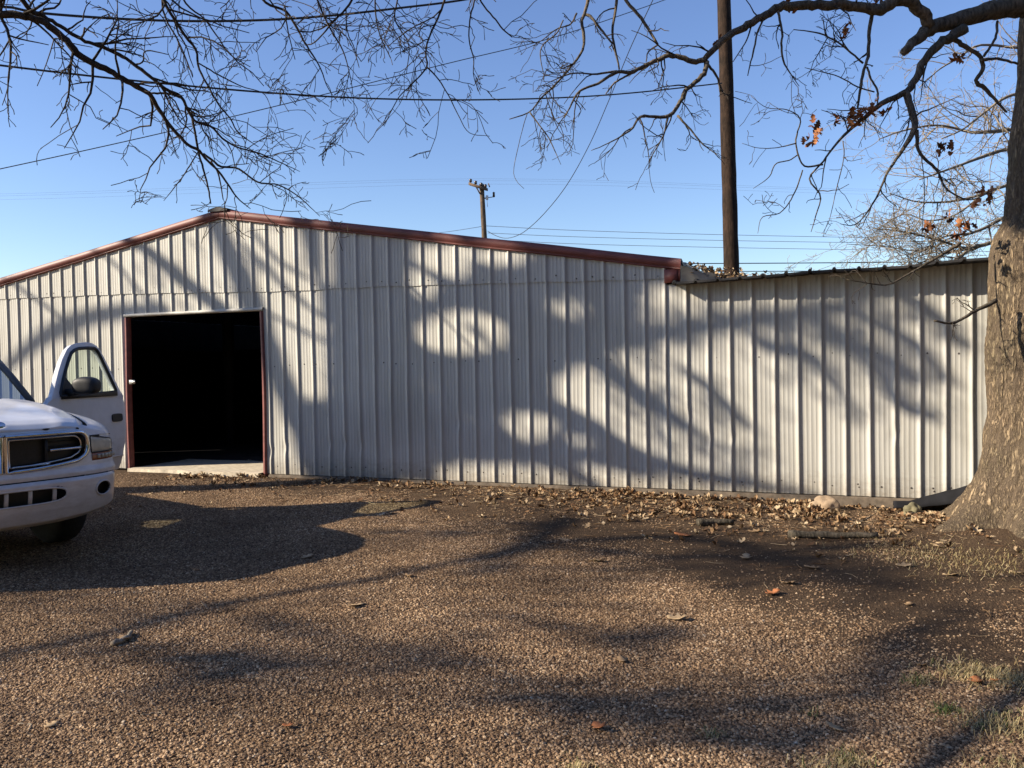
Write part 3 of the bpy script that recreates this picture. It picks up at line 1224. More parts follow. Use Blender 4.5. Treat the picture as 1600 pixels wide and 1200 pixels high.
o = mb.build('dry_grass', M['straw'])
tag(o, 'thin straw coloured dry grass on the bare soil at the right', 'grass', kind='stuff')
o = mbg.build('green_grass', M['green'])
tag(o, 'sparse green grass blades among the dry grass at the right', 'grass', kind='stuff')


# ---------------------------------------------------------------- poles and wires
def pole_mesh(mb, base, top, r0, r1, n=26, sides=20, grain=0.04):
    base, top = np.array(base), np.array(top)
    pts = [base + (top - base) * k / (n - 1) for k in range(n)]
    mb.tube(pts, np.linspace(r0, r1, n), sides, wob=grain)


zb = 16.5
b = at_depth(1143.5, 432, zb)
t = at_depth(1131, 0, zb + 0.2)
d = (t - b) / (t[2] - b[2])
foot = b + d * (-0.1 - b[2])
head = b + d * (11.5 - b[2])
pole = thing('utility_pole', 'tall dark brown wooden pole rising behind the low black roof', 'utility pole', foot)
mb = MB()
pole_mesh(mb, (0, 0, 0), head - foot, 0.155, 0.115, 40, 24, 0.05)
mb.build('pole_shaft', M['pole'], pole, True)
POLE_XY = foot
for zz in (9.5, 10.6):
    mb = MB()
    p = (head - foot) * (zz / 11.6)
    mb.tube([p + np.array([-0.2, -0.02, 0]), p + np.array([0.2, -0.02, 0])], 0.014, 8)
    mb.tube([p + np.array([-0.2, -0.02, -0.03]), p + np.array([-0.2, -0.02, 0.07])], 0.045, 10)
    mb.build('wire_bracket', M['steel'], pole)

zf = 42.0
b = at_depth(757, 376, zf)
t = at_depth(752.5, 288, zf)
d = (t - b) / (t[2] - b[2])
foot2 = b + d * (-0.1 - b[2])
far = thing('utility_pole', 'distant leaning grey pole with crossarm and insulators above the red roof trim', 'utility pole', foot2)
mb = MB()
pole_mesh(mb, (0, 0, 0), t - foot2, 0.17, 0.115, 20, 14, 0.05)
mb.build('pole_shaft', M['polefar'], far, True)


def fp(px, py, dz=0.0):
    return at_depth(px, py, zf + dz) - foot2


mb = MB()
a_, c_ = fp(734, 287.5, -0.2), fp(760.5, 296, -0.2)
dirv = unit(c_ - a_)
upv = np.array([0, 0, 0.07])
bk = np.array([0.02, 0.1, 0])
vv = []
for p in (a_, c_):
    for s in (-1, 1):
        for q in (-1, 1):
            vv.append(p + upv * s + bk * q)
mb.add(vv, [(0, 1, 3, 2), (4, 6, 7, 5), (0, 4, 5, 1), (2, 3, 7, 6), (0, 2, 6, 4), (1, 5, 7, 3)])
arm = mb.build('crossarm', M['polefar'], far)
INS = []
for px, py in ((735.3, 282.6), (743.2, 285.6), (752, 288.6), (758.5, 291)):
    mb = MB()
    p = fp(px, py, -0.2)
    INS.append(p + foot2 + np.array([0, 0, 0.1]))
    mb.tube([p + np.array([0, 0, z]) for z in (-0.17, -0.07, -0.06, 0.0, 0.05, 0.1)], [0.02, 0.02, 0.075, 0.06, 0.085, 0.03], 10)
    mb.build('insulator', M['porcelain'], far, True)
for (p0, p1, r) in (((744, 292), (750, 303), 0.03), ((765, 292), (763, 287), 0.03)):
    mb = MB()
    mb.tube([fp(*p0, -0.2), fp(*p1, -0.1)], r, 6)
    mb.build('brace', M['polefar'], far)
mb = MB()
p = fp(761, 309)
mb.tube([p + np.array([0, 0, z]) for z in (-0.1, -0.09, 0.11, 0.12)], [0.03, 0.065, 0.065, 0.03], 10)
mb.tube([fp(756, 310.5), p + np.array([0, 0, -0.02])], 0.02, 6)
mb.tube([p, p + np.array([0.02, 0, -0.45])], 0.012, 5)
mb.build('cutout_fuse', M['white'], far, True)
mb = MB()
p = fp(771.5, 303)
mb.tube([p + np.array([0, 0, z]) for z in (-0.16, -0.14, 0.02, 0.05, 0.1)], [0.03, 0.06, 0.05, 0.07, 0.02], 10)
mb.tube([fp(756, 309.5), fp(764, 308.6), p + np.array([0, 0, -0.14])], 0.02, 6)
mb.build('arrester', M['porcelain'], far, True)


def wire(pts, r, lab, mname='wire', n=40, cat='cable'):
    P = curved(pts, n)
    c = P.mean(axis=0)
    mb = MB()
    mb.tube(P - c, r, 6)
    o = mb.build('power_line', M[mname], smooth=True)
    o.location = c
    return tag(o, lab, cat, 'overhead lines')


def D(l):
    return [at_depth(*q) for q in l]


wire(D([(-330, 45, 8.0), (-150, 12, 8.4), (0, 10, 8.8), (60, 20, 9.0), (180, 29, 9.3), (300, 33, 9.6), (420, 31, 10), (520, 24, 10.4), (620, 13, 10.8), (735, -2, 11.2), (900, -34, 11.8), (1130, -90, 12.6)]), 0.0135,
     'thick sagging black twisted cable across the top left of the sky', n=80)
wire(D([(-300, 60, 9), (0, 102, 10), (260, 131, 11), (480, 149, 12), (640, 155.5, 13), (780, 155.5, 14), (900, 151.5, 15), (1000, 144, 15.6), (1128, 130, 16.3)]), 0.0125,
     'straight black cable running from the left edge to the dark wooden pole', n=70)
wire(D([(-200, 306, 17), (0, 264, 18), (240, 211, 19), (480, 154, 20), (700, 99, 21), (860, 60, 22), (990, 17, 23), (1060, -8, 24), (1300, -95, 26)]), 0.0105,
     'thin black line rising from lower left to the top middle of the sky', n=70)
wire(D([(762, 361, 42), (772, 367, 41), (787, 372, 40), (803, 370, 39), (822, 360, 37.5), (850, 334, 35), (885, 290, 32), (920, 228, 30), (950, 160, 28), (985, 75, 26), (1020, 0, 24.5), (1060, -90, 23)]), 0.014,
     'slack wire looping from the distant pole up to the top of the sky', n=70)
wire(D([(760, 353, 42), (900, 360, 42), (1120, 366.5, 42), (1400, 372, 42), (1700, 376, 42)]), 0.012, 'pale upper line leaving the distant pole to the right', 'wirefar')
wire(D([(762, 364, 42), (900, 370, 42), (1120, 375.5, 42), (1400, 380, 42), (1700, 384, 42)]), 0.012, 'pale middle line leaving the distant pole to the right', 'wirefar')
wire(D([(760, 374, 42), (900, 381, 42), (1120, 386.5, 42), (1400, 391, 42), (1700, 395, 42)]), 0.012, 'pale lower line leaving the distant pole to the right', 'wirefar')
wire(D([(752, 354, 42), (700, 362, 42), (640, 368, 42), (500, 376, 42), (100, 400, 42)]), 0.011, 'pale line leaving the distant pole to the left', 'wirefar')
wire(D([(900, 412.2, 24), (1075, 411.8, 24), (1300, 410.6, 24), (1550, 408, 24), (1700, 405, 24)]), 0.014, 'upper of two dark lines just above the low black roof')
wire(D([(1000, 424, 24), (1140, 424, 24), (1300, 423.5, 24), (1550, 422, 24), (1700, 420, 24)]), 0.012, 'lower of two dark lines just above the low black roof')
for k, (i, dy) in enumerate(((0, 0), (1, 0), (3, 0))):
    p = INS[i]
    q = p + np.array([40.0, 17.0, -0.6])
    q0 = p + np.array([-46.0, -19.0, 0.2])
    wire([q0, (q0 + p) / 2 - np.array([0, 0, 0.5]), p, (p + q) / 2 - np.array([0, 0, 0.5]), q], 0.003,
         ('outermost', 'second', 'innermost')[k] + ' thin high line resting on the crossarm of the distant pole', 'wirefar')

# ---------------------------------------------------------------- trees
def twig_path(p, d, L, n=5, zig=0.2, droop=0.0):
    pts = [np.array(p, float)]
    d = unit(d)
    for k in range(n):
        d = unit(d + rng.normal(0, zig, 3) + np.array([0, 0, -droop]))
        pts.append(pts[-1] + d * L / n)
    return np.array(pts)


def sprout(mb, P, rad, per_m, L, lev=2, droop=0.03, smin=0.12, rtip=0.0024, leafs=None):
    P = np.asarray(P)
    seg = np.linalg.norm(np.diff(P, axis=0), axis=1)
    tot = seg.sum()
    cum = np.concatenate([[0], np.cumsum(seg)])
    n = rng.poisson(max(1.35 * per_m * tot, 0.01))
    for _ in range(n):
        s = rng.uniform(smin, 1.0) * tot
        i = min(np.searchsorted(cum, s) - 1, len(P) - 2)
        i = max(i, 0)
        u = (s - cum[i]) / max(seg[i], 1e-9)
        p = P[i] * (1 - u) + P[i + 1] * u
        tan = unit(P[i + 1] - P[i])
        pr = rng.normal(0, 1, 3)
        pr = unit(pr - tan * pr.dot(tan))
        d = tan * rng.uniform(0.2, 0.9) + pr * rng.uniform(0.5, 1.0)
        r_here = rad[i] * (1 - u) + rad[min(i + 1, len(rad) - 1)] * u
        l = L * rng.uniform(0.35, 1.25) * (1.0 if lev > 1 else 0.8)
        r0 = min(r_here * 0.7, 0.0034 + 0.010 * l)
        Q = twig_path(p, d, l, 6 if lev > 1 else 4, 0.22, droop)
        rr = np.linspace(r0, rtip, len(Q))
        mb.tube(Q, rr, 5 if r0 > 0.004 else 3, cap=False)
        if lev > 0:
            sprout(mb, Q, rr, per_m * 1.25 if lev > 1 else per_m * 1.3, L * 0.55, lev - 1, droop, 0.1, rtip)


CROPS = dict(A=(0, 0, 0.3875), M=(600, 0, 0.35), Rr=(1100, 0, 0.35), P=(0, 0, 1.0))


def traced(crop, pts, z0, z1, n=None):
    ox, oy, s = CROPS[crop]
    m = len(pts)
    out, rad = [], []
    for k, (x, y, wd) in enumerate(pts):
        z = z0 + (z1 - z0) * k / max(1, m - 1)
        out.append(at_depth(ox + x * s, oy + y * s, z))
        rad.append(max(wd * s * z / FOC / 2, 0.0016))
    n = n or max(6, m * 4)
    C = curved(out, n)
    d = np.linspace(0, 1, m)
    r = np.interp(np.linspace(0, 1, n), d, rad)
    # small natural kinks
    for k in range(1, n - 1):
        C[k] += rng.normal(0, 1, 3) * min(0.007, r[k] * 0.16)
    return C, r


# ---- the big oak at the right edge
def trunk_axis():
    Z = 7.45
    rows = [(1628, 905, .80), (1628, 850, .70), (1628, 815, .60), (1628, 780, .535), (1627, 740, .475), (1626, 700, .44), (1625, 650, .42), (1624, 600, .41), (1626, 540, .405),
            (1626, 480, .40), (1630, 420, .415), (1631, 392, .425), (1634, 365, .40), (1639, 335, .345), (1644, 270, .335), (1648, 200, .33),
            (1655, 100, .325), (1662, 0, .32), (1668, -150, .31), (1672, -330, .27), (1660, -520, .2), (1655, -700, .13)]
    P = np.array([at_depth(a, b, Z) for a, b, r in rows])
    return P, np.array([r for _, _, r in rows])


TP, TR = trunk_axis()
OAK_BASE = np.array([TP[1][0], TP[1][1], gz(TP[1][0], TP[1][1])])
oak = thing('oak_tree', 'thick rough barked bare oak with a heavy limb at the right edge', 'tree', OAK_BASE)
zs = np.concatenate([np.arange(-0.25, 3.4, 0.0125), np.arange(3.4, 8.6, 0.08)])
ax = np.array([[np.interp(z, TP[:, 2], TP[:, k]) for k in range(2)] for z in zs])
rz_ = np.interp(zs, TP[:, 2], TR)
NA = 400
pts = []
vdir = math.atan2(-FWD[1], -FWD[0])      # toward the camera
roots = [(vdir - 1.42, 0.9, 0.22), (vdir - 0.66, 0.75, 0.20), (vdir + 0.25, 0.30, 0.3), (vdir + 1.1, 0.6, 0.3), (vdir + 2.6, 0.7, 0.3), (vdir - 2.4, 0.6, 0.3)]
for i, z in enumerate(zs):
    h = max(0, z + 0.05)
    for k in range(NA):
        a = 2 * math.pi * k / NA
        r = rz_[i]
        fl = 0
        for ra, amt, wd in roots:
            da = (a - ra + math.pi) % (2 * math.pi) - math.pi
            fl += amt * math.exp(-(da / wd) ** 2)
        r += 0.34 * fl * math.exp(-h / 0.17) + 0.07 * fl * math.exp(-h / 0.5)
        ca_, sa_ = math.cos(a), math.sin(a)
        x, y = ca_ * r, sa_ * r
        wz = z + 0.25 * mnoise.noise((x * 2, y * 2, z * 1.1))
        q = mnoise.noise((x * 15 + 1.4 * mnoise.noise((x * 3, y * 3, z * 2.5)), y * 15, wz * 1.7))
        q2 = mnoise.noise((x * 21, y * 21, z * 4.6 + 7))
        q3 = mnoise.noise((x * 2.2, y * 2.2, z * 1.7))
        plate = min(1.0, abs(q) * 2.3) ** 0.8
        fine = mnoise.noise((x * 45, y * 45, z * 18))
        dsp = 0.020 * plate + 0.010 * q2 + 0.03 * q3 + 0.006 * fine - 0.018
        # smoother healed patch low on the camera-left side
        pa = (a - (vdir - 0.55) + math.pi) % (2 * math.pi) - math.pi
        sm = math.exp(-(pa / 0.38) ** 2 - ((z - 0.72) / 0.32) ** 2)
        dsp = dsp * (1 - 0.55 * sm) + 0.016 * sm
        r += dsp
        pts.append((ax[i][0] + ca_ * r, ax[i][1] + sa_ * r, z))
mb = MB()
V = np.array(pts).reshape(len(zs), NA, 3)
mb.grid(V.transpose(1, 0, 2).reshape(-1, 3), NA, len(zs), closed=True)


def opart(mbx, name, m, smooth=True, tree=oak, base=OAK_BASE):
    o = mbx.build(name, m, tree, smooth)
    o.location = -np.asarray(base)
    return o


opart(mb, 'trunk', M['trunk'])

OAK_LIMBS = [
    # crop, points (x, y, width), depth at both ends, twigs per metre, twig length
    ('Rr', [(1560, 20, 110), (1400, 32, 92), (1260, 52, 84), (1130, 92, 74), (1030, 122, 66), (960, 165, 52), (890, 235, 34)], 7.4, 6.9, 0.6, 0.5),
    ('Rr', [(1010, 120, 50), (985, 70, 52), (930, 12, 56), (860, 0, 50), (780, 42, 44), (650, 24, 42), (520, 26, 42), (420, 20, 40), (340, 32, 36), (250, 82, 34), (160, 130, 32), (80, 182, 28), (0, 268, 24)], 7.0, 6.6, 1.6, 0.55),
    ('M', [(1440, 268, 26), (1380, 275, 24), (1300, 250, 22), (1220, 268, 20), (1150, 300, 18), (1100, 325, 18), (1040, 322, 15), (960, 370, 12), (870, 410, 10), (830, 480, 8), (805, 525, 5)], 6.6, 6.4, 4.6, 0.45),
    ('M', [(1440, 275, 24), (1422, 340, 21), (1350, 400, 19), (1320, 460, 18), (1268, 520, 15), (1150, 520, 12), (1100, 582, 8), (1000, 640, 5), (925, 672, 3)], 6.6, 6.2, 4.6, 0.42),
    ('M', [(1268, 515, 11), (1255, 580, 8), (1235, 630, 6), (1180, 722, 3)], 6.4, 6.3, 4.5, 0.3),
    ('M', [(1310, 515, 11), (1370, 580, 8), (1420, 640, 6), (1500, 700, 3)], 6.4, 6.3, 4.5, 0.3),
    ('M', [(1445, 285, 13), (1490, 350, 11), (1500, 410, 8)], 6.6, 6.6, 3, 0.3),
    ('M', [(1040, 318, 11), (940, 330, 8), (830, 330, 6), (700, 385, 3)], 6.5, 6.3, 4.5, 0.34),
    ('M', [(1100, 330, 9), (1030, 370, 8), (990, 420, 5)], 6.5, 6.5, 3, 0.3),
    ('M', [(1060, -160, 20), (1040, 0, 14), (1020, 140, 12), (1030, 210, 11), (1050, 310, 8)], 6.6, 6.5, 2.8, 0.4),
    ('M', [(930, -180, 22), (910, 0, 17), (885, 100, 15), (890, 212, 13), (800, 340, 10), (700, 440, 8), (650, 500, 7), (560, 532, 4)], 6.6, 6.2, 4.8, 0.42),
    ('M', [(888, 70, 13), (920, 70, 12), (960, 122, 10), (1020, 195, 8)], 6.6, 6.5, 3, 0.3),
    ('M', [(1010, -150, 22), (1080, 0, 15), (1150, 82, 14), (1222, 200, 11)], 6.7, 6.6, 2.6, 0.35),
    ('M', [(1222, 200, 8), (1180, 232, 6), (1170, 275, 5)], 6.6, 6.6, 3, 0.25),
    ('M', [(650, 500, 7), (695, 560, 6), (740, 625, 5), (790, 735, 2)], 6.2, 6.1, 5.5, 0.28),
    ('M', [(640, 505, 4), (615, 590, 3), (580, 750, 3), (590, 805, 2.5), (625, 842, 2)], 6.2, 6.1, 0.8, 0.15),
    ('M', [(800, 90, 6), (770, 150, 6), (700, 220, 5), (715, 350, 3)], 6.3, 6.2, 5, 0.3),
    ('M', [(860, 60, 9), (830, 110, 6), (770, 130, 5), (690, 190, 3), (580, 242, 2)], 6.5, 6.2, 5, 0.3),
    ('Rr', [(1160, 130, 48), (1090, 170, 42), (1000, 250, 38), (950, 340, 34), (900, 412, 30), (800, 460, 24), (700, 540, 20), (610, 620, 14), (530, 722, 10), (470, 800, 8), (520, 872, 7), (500, 960, 6), (478, 1035, 3)], 7.1, 6.5, 2.6, 0.42),
    ('Rr', [(900, 410, 32), (930, 500, 30), (942, 570, 24), (880, 680, 14), (820, 770, 11), (760, 900, 8), (680, 1000, 6), (610, 1000, 3)], 6.9, 6.5, 3.2, 0.4),
    ('Rr', [(950, 580, 18), (962, 680, 14), (1040, 760, 12), (1080, 840, 9), (1180, 892, 6), (1280, 860, 3)], 6.9, 6.9, 3.4, 0.35),
    ('Rr', [(755, 50, 18), (735, 150, 16), (735, 240, 14), (710, 330, 13), (685, 480, 9)], 6.9, 6.8, 2.6, 0.35),
    ('Rr', [(728, 300, 10), (745, 350, 9), (775, 405, 9), (775, 462, 7)], 6.9, 6.8, 2, 0.25),
    ('Rr', [(710, 282, 9), (620, 205, 8), (520, 150, 7), (400, 132, 4)], 6.9, 6.7, 4.2, 0.35),
    ('Rr', [(760, 410, 7), (690, 390, 6), (600, 342, 5), (450, 302, 3)], 6.8, 6.7, 4.2, 0.3),
    ('Rr', [(530, 735, 9), (450, 742, 8), (420, 690, 7), (410, 620, 7), (430, 532, 5), (370, 490, 4), (280, 480, 3), (210, 430, 2)], 6.55, 6.3, 3.6, 0.3),
    ('Rr', [(420, 690, 6), (380, 715, 5), (320, 732, 5), (290, 790, 4), (220, 842, 2)], 6.5, 6.3, 3.4, 0.28),
    ('Rr', [(410, 640, 6), (320, 660, 4), (240, 660, 3), (170, 640, 2)], 6.4, 6.3, 3.4, 0.28),
    ('Rr', [(440, 760, 6), (400, 870, 6), (340, 950, 5), (260, 970, 4), (240, 1042, 2)], 6.5, 6.3, 3.6, 0.28),
    ('Rr', [(280, 60, 10), (240, 140, 8), (225, 210, 8), (195, 338, 4)], 6.7, 6.6, 3.2, 0.3),
    ('Rr', [(330, 50, 12), (350, 150, 10), (345, 200, 10), (360, 285, 7), (425, 385, 3)], 6.7, 6.6, 5, 0.33),
    ('Rr', [(215, 100, 8), (190, 180, 6), (130, 275, 4)], 6.7, 6.6, 3, 0.25),
    ('Rr', [(1110, 170, 22), (1160, 205, 20), (1232, 252, 18), (1242, 320, 18), (1212, 360, 20), (1262, 402, 14), (1352, 502, 9)], 7.1, 7.2, 2.5, 0.35),
    ('Rr', [(1240, 268, 14), (1310, 262, 12), (1400, 285, 10)], 7.1, 7.2, 2, 0.3),
    ('Rr', [(1310, 95, 12), (1300, 170, 11), (1250, 250, 12)], 7.2, 7.1, 2, 0.3),
    ('Rr', [(620, 630, 5), (625, 700, 4), (590, 850, 4), (560, 980, 3), (530, 1040, 2)], 6.6, 6.5, 2.6, 0.22),
    ('Rr', [(970, 690, 4), (985, 850, 3.4), (975, 1000, 3), (972, 1195, 2.5)], 6.9, 6.9, 0.8, 0.12),
    ('P', [(1556, 470, 8), (1525, 485, 6), (1506, 497, 5), (1487, 505, 4), (1460, 501, 3)], 7.2, 7.0, 6, 0.22),
    ('P', [(1500, 380, 6), (1462, 404, 5), (1434, 420, 3.6), (1406, 436, 3), (1386, 445, 2.4), (1359, 443, 2), (1324, 437, 1.4)], 7.4, 7.0, 3.5, 0.22),
    # high limbs above the frame
    ('P', [(1668, -150, 60), (1500, -170, 48), (1300, -150, 36), (1100, -110, 26), (960, -75, 22), (925, -62, 18)], 7.4, 6.6, 1.2, 0.5),
    ('P', [(1672, -330, 50), (1800, -520, 36), (1980, -640, 18), (2150, -690, 8)], 7.4, 7.8, 1.5, 0.6),
    ('P', [(1668, -250, 50), (1820, -300, 36), (2050, -320, 18), (2250, -300, 8)], 7.4, 7.0, 1.5, 0.6),
]
tw = MB()
for crop, pts_, z0, z1, pm, L in OAK_LIMBS:
    C, r = traced(crop, pts_, z0, z1)
    mb = MB()
    big = r.max() > 0.05
    mb.tube(C, r, 16 if big else 8, wob=0.07 if big else 0.1)
    opart(mb, 'limb', M['limb'])
    # broken knuckles and spurs along the limb
    sprout(tw, C, r, pm * 1.25, L * 0.85, 2 if pm > 2.2 else 1)
tw_o = opart(tw, 'twigs', M['limbdark'])
tw_o['kind'] = 'stuff'
for (px, py, s, n, z) in ((1352, 172, .10, 9, 6.75), (1336, 188, .09, 7, 6.75), (1345, 184, .08, 6, 6.75), (1306, 188, .07, 5, 6.7), (1273, 206, .10, 8, 6.65), (1271, 215, .06, 4, 6.65),
                          (1480, 232, .11, 10, 7.0), (1541, 308, .11, 9, 7.3), (1512, 354, .12, 11, 7.3), (1450, 354, .08, 6, 7.2), (1480, 336, .06, 3, 7.2), (1380, 174, .06, 4, 6.8),
                          (1323, 46, .08, 5, 6.8), (1500, 92, .07, 5, 7.1), (1120, 65, .06, 3, 6.7), (1236, 4, .08, 4, 6.8), (1377, 4, .07, 4, 6.9), (1520, 318, .06, 4, 7.3)):
    mb = MB()
    c = at_depth(px, py, z)
    for k in range(n):
        put_leaf(mb, c + rng.normal(0, s * 0.36, 3), rng.uniform(0.06, 0.1), 1.0)
    opart(mb, 'leaf_cluster', M['deadleaf'])


# ---- bare pale tree behind the lean-to
PB = np.array([at_depth(1730, 600, 12.6)[0], at_depth(1730, 600, 12.6)[1], -0.05])
pale = thing('bare_tree', 'bare pale barked tree with fine spreading branches behind the low roof', 'tree', PB)
mb = MB()
top = at_depth(1745, -260, 12.6)
tp = curved([PB - np.array([0, 0, 0.2]), at_depth(1726, 400, 12.6), at_depth(1738, 100, 12.6), top], 24)
tr = np.linspace(0.3, 0.08, 24)
mb.tube(tp, tr, 14, wob=0.06)
opart(mb, 'trunk', M['twigpale'], True, pale, PB)
tw = MB()
for pts_, pm in (([(1790, 990, 40), (1500, 1040, 22), (1290, 1080, 17), (1170, 1108, 14), (1080, 1082, 11), (960, 1050, 8), (860, 1030, 6), (760, 1022, 3)], 3.0),
                 ([(1790, 830, 34), (1500, 900, 18), (1330, 978, 14), (1200, 1040, 11), (1100, 1050, 8), (1000, 1082, 4)], 3.0),
                 ([(1790, 700, 34), (1500, 780, 18), (1340, 830, 14), (1230, 870, 10), (1100, 900, 8), (950, 900, 6), (830, 862, 3)], 3.0),
                 ([(1790, 540, 32), (1500, 640, 18), (1330, 672, 14), (1180, 722, 11), (1080, 760, 8), (960, 802, 4)], 3.0),
                 ([(1790, 430, 30), (1500, 556, 18), (1350, 580, 14), (1200, 590, 13), (1050, 560, 8), (900, 580, 6), (780, 622, 3)], 3.0),
                 ([(1790, 300, 28), (1500, 400, 14), (1350, 432, 11), (1230, 520, 9), (1150, 580, 6), (1060, 620, 4)], 2.6),
                 ([(1790, 150, 26), (1500, 212, 12), (1380, 212, 10), (1230, 202, 9), (1130, 262, 7), (1050, 310, 5), (960, 392, 3)], 2.4),
                 ([(1300, 1080, 12), (1180, 1120, 12), (1100, 1180, 11), (980, 1215, 8), (880, 1235, 5)], 3.5),
                 ([(1170, 1108, 8), (1050, 1140, 6), (930, 1190, 4)], 3.5),
                 ([(1240, 870, 7), (1120, 960, 6), (1000, 985, 4), (880, 960, 3), (700, 1080, 2)], 3.5),
                 ([(1200, 1040, 6), (1060, 1090, 5), (960, 1120, 4), (800, 1100, 3), (640, 1090, 2)], 3.5)):
    C, r = traced('Rr', pts_, 12.6, 11.2)
    r = r * 1.35
    mb = MB()
    mb.tube(C, r, 8, wob=0.1)
    opart(mb, 'limb', M['twigpale'], True, pale, PB)
    sprout(tw, C, r, pm * 1.5, 0.75, 2, droop=0.0, rtip=0.003)
o = opart(tw, 'twigs', M['twigpale'], True, pale, PB)
o['kind'] = 'stuff'

# ---- bare tree out of frame on the left whose limbs hang into the top left of the sky
LB = np.array([-9.5, -14.8, -0.1])
left = thing('bare_tree', 'dark bare tree whose long drooping limbs hang across the top left of the sky', 'tree', LB)
mb = MB()
tp = curved([LB - np.array([0, 0, 0.2]), LB + np.array([0.1, 0.1, 2.2]), LB + np.array([0.4, 0.5, 4.4]), LB + np.array([0.6, 0.9, 7.0]), LB + np.array([0.7, 1.0, 9.5])], 30)
tr = np.interp(np.linspace(0, 1, 30), [0, 0.1, 0.5, 1], [0.5, 0.38, 0.3, 0.1])
mb.tube(tp, tr, 18, wob=0.06)
opart(mb, 'trunk', M['bark'], True, left, LB)
tw = MB()
F1 = LB + np.array([0.3, 0.4, 3.9])
F2 = LB + np.array([0.5, 0.7, 5.6])


def left_limb(pts_, z0, z1, pm, L, crop='A', root=None, rr=None, lev=2):
    z0, z1 = 4.5 + (z0 - 5.6) * 0.42, 4.5 + (z1 - 5.6) * 0.42
    C, r = traced(crop, pts_, z0, z1)
    if root is not None:
        ext = curved([root, root * 0.45 + C[0] * 0.55 + np.array([0, 0, 0.25]), C[0]], 14)[:-1]
        C = np.vstack([ext, C])
        r = np.concatenate([np.linspace(rr, r[0], len(ext)), r])
    mb = MB()
    mb.tube(C, r, 10, wob=0.08)
    opart(mb, 'limb', M['limbdark'], True, left, LB)
    sprout(tw, C, r, pm * 1.35, L * 0.98, lev, droop=0.05, smin=0.3 if root is not None else 0.1)


left_limb([(-120, 52, 36), (0, 56, 32), (120, 70, 30), (200, 105, 28), (260, 160, 28), (330, 225, 28), (420, 275, 26), (500, 320, 24), (600, 380, 21), (640, 440, 18), (700, 525, 17), (760, 585, 14), (800, 605, 13), (830, 640, 11), (880, 690, 9), (920, 745, 8), (960, 800, 6), (1010, 842, 3)], 5.6, 7.2, 3.4, 0.5, root=F1, rr=0.085)
left_limb([(60, -60, 20), (90, 0, 18), (125, 42, 17), (180, 70, 15), (250, 110, 15), (330, 160, 14), (400, 185, 15), (470, 215, 14), (540, 260, 14), (620, 320, 13), (680, 365, 12), (730, 390, 12), (760, 450, 10), (790, 490, 9), (850, 510, 8), (900, 560, 7), (960, 595, 6), (1050, 620, 5), (1130, 655, 4), (1210, 692, 2)], 5.7, 7.0, 4.2, 0.42, root=F2, rr=0.065)
left_limb([(610, 376, 8), (680, 378, 9), (735, 396, 8)], 6.6, 6.7, 1, 0.2)
left_limb([(770, 450, 9), (788, 540, 9), (800, 610, 9), (822, 690, 8), (840, 760, 7), (850, 822, 5)], 6.8, 7.1, 3.4, 0.3)
left_limb([(820, 620, 10), (860, 650, 9), (890, 672, 8), (960, 680, 7), (1040, 735, 6), (1120, 745, 5), (1200, 790, 4), (1290, 872, 2)], 6.9, 7.1, 4.4, 0.3)
left_limb([(850, 650, 7), (880, 700, 6), (900, 805, 4)], 6.9, 7.0, 3.5, 0.25)
left_limb([(800, 610, 5), (745, 700, 5), (700, 760, 4), (660, 810, 2)], 6.9, 7.0, 5, 0.3)
left_limb([(540, 262, 7), (575, 250, 6), (590, 205, 5), (680, 220, 3)], 6.4, 6.4, 4, 0.3)
left_limb([(600, 470, 4), (630, 440, 4)], 6.6, 6.6, 5, 0.3)
# the high limb above the frame and what hangs from it
OV = curved([F2 + np.array([0, 0, 0.8]), at_depth(-300, -300, 4.4), at_depth(60, -230, 4.6), at_depth(320, -190, 4.75), at_depth(560, -175, 4.9), at_depth(760, -160, 5.0), at_depth(850, -110, 5.1)], 46)
orr = np.linspace(0.09, 0.02, 46)
mb = MB()
mb.tube(OV, orr, 12, wob=0.08)
opart(mb, 'limb', M['limbdark'], True, left, LB)
sprout(tw, OV, orr, 1.6, 0.6, 2, droop=0.05, smin=0.4)
for pts_, pm, L in (([(600, -190, 16), (660, 0, 14), (700, 70, 13), (750, 150, 12), (790, 200, 11), (800, 270, 9), (830, 330, 8), (880, 420, 7), (930, 480, 6), (960, 535, 5), (1042, 592, 3)], 4.2, 0.45),
                    ([(800, 255, 6), (830, 272, 6), (900, 312, 5), (980, 350, 4), (1065, 380, 3), (1100, 460, 2)], 5.5, 0.4),
                    ([(690, -180, 11), (740, 0, 8), (820, 72, 7), (880, 152, 6), (930, 222, 5), (1010, 270, 3)], 4.8, 0.45),
                    ([(1010, -160, 14), (1060, 0, 11), (1150, 42, 10), (1190, 102, 9), (1240, 190, 8), (1290, 270, 6), (1320, 350, 4), (1362, 412, 2)], 4.8, 0.4),
                    ([(1470, -150, 12), (1420, 0, 9), (1350, 82, 8), (1270, 170, 6), (1230, 182, 4)], 4.8, 0.4),
                    ([(1230, -160, 10), (1280, 0, 8), (1330, 112, 7), (1382, 202, 6), (1410, 300, 4), (1424, 385, 2), (1432, 500, 1.6)], 5.2, 0.4),
                    ([(1150, 30, 6), (1160, 120, 5), (1190, 240, 3)], 6, 0.4)):
    left_limb(pts_, 6.3, 6.9, pm, L)
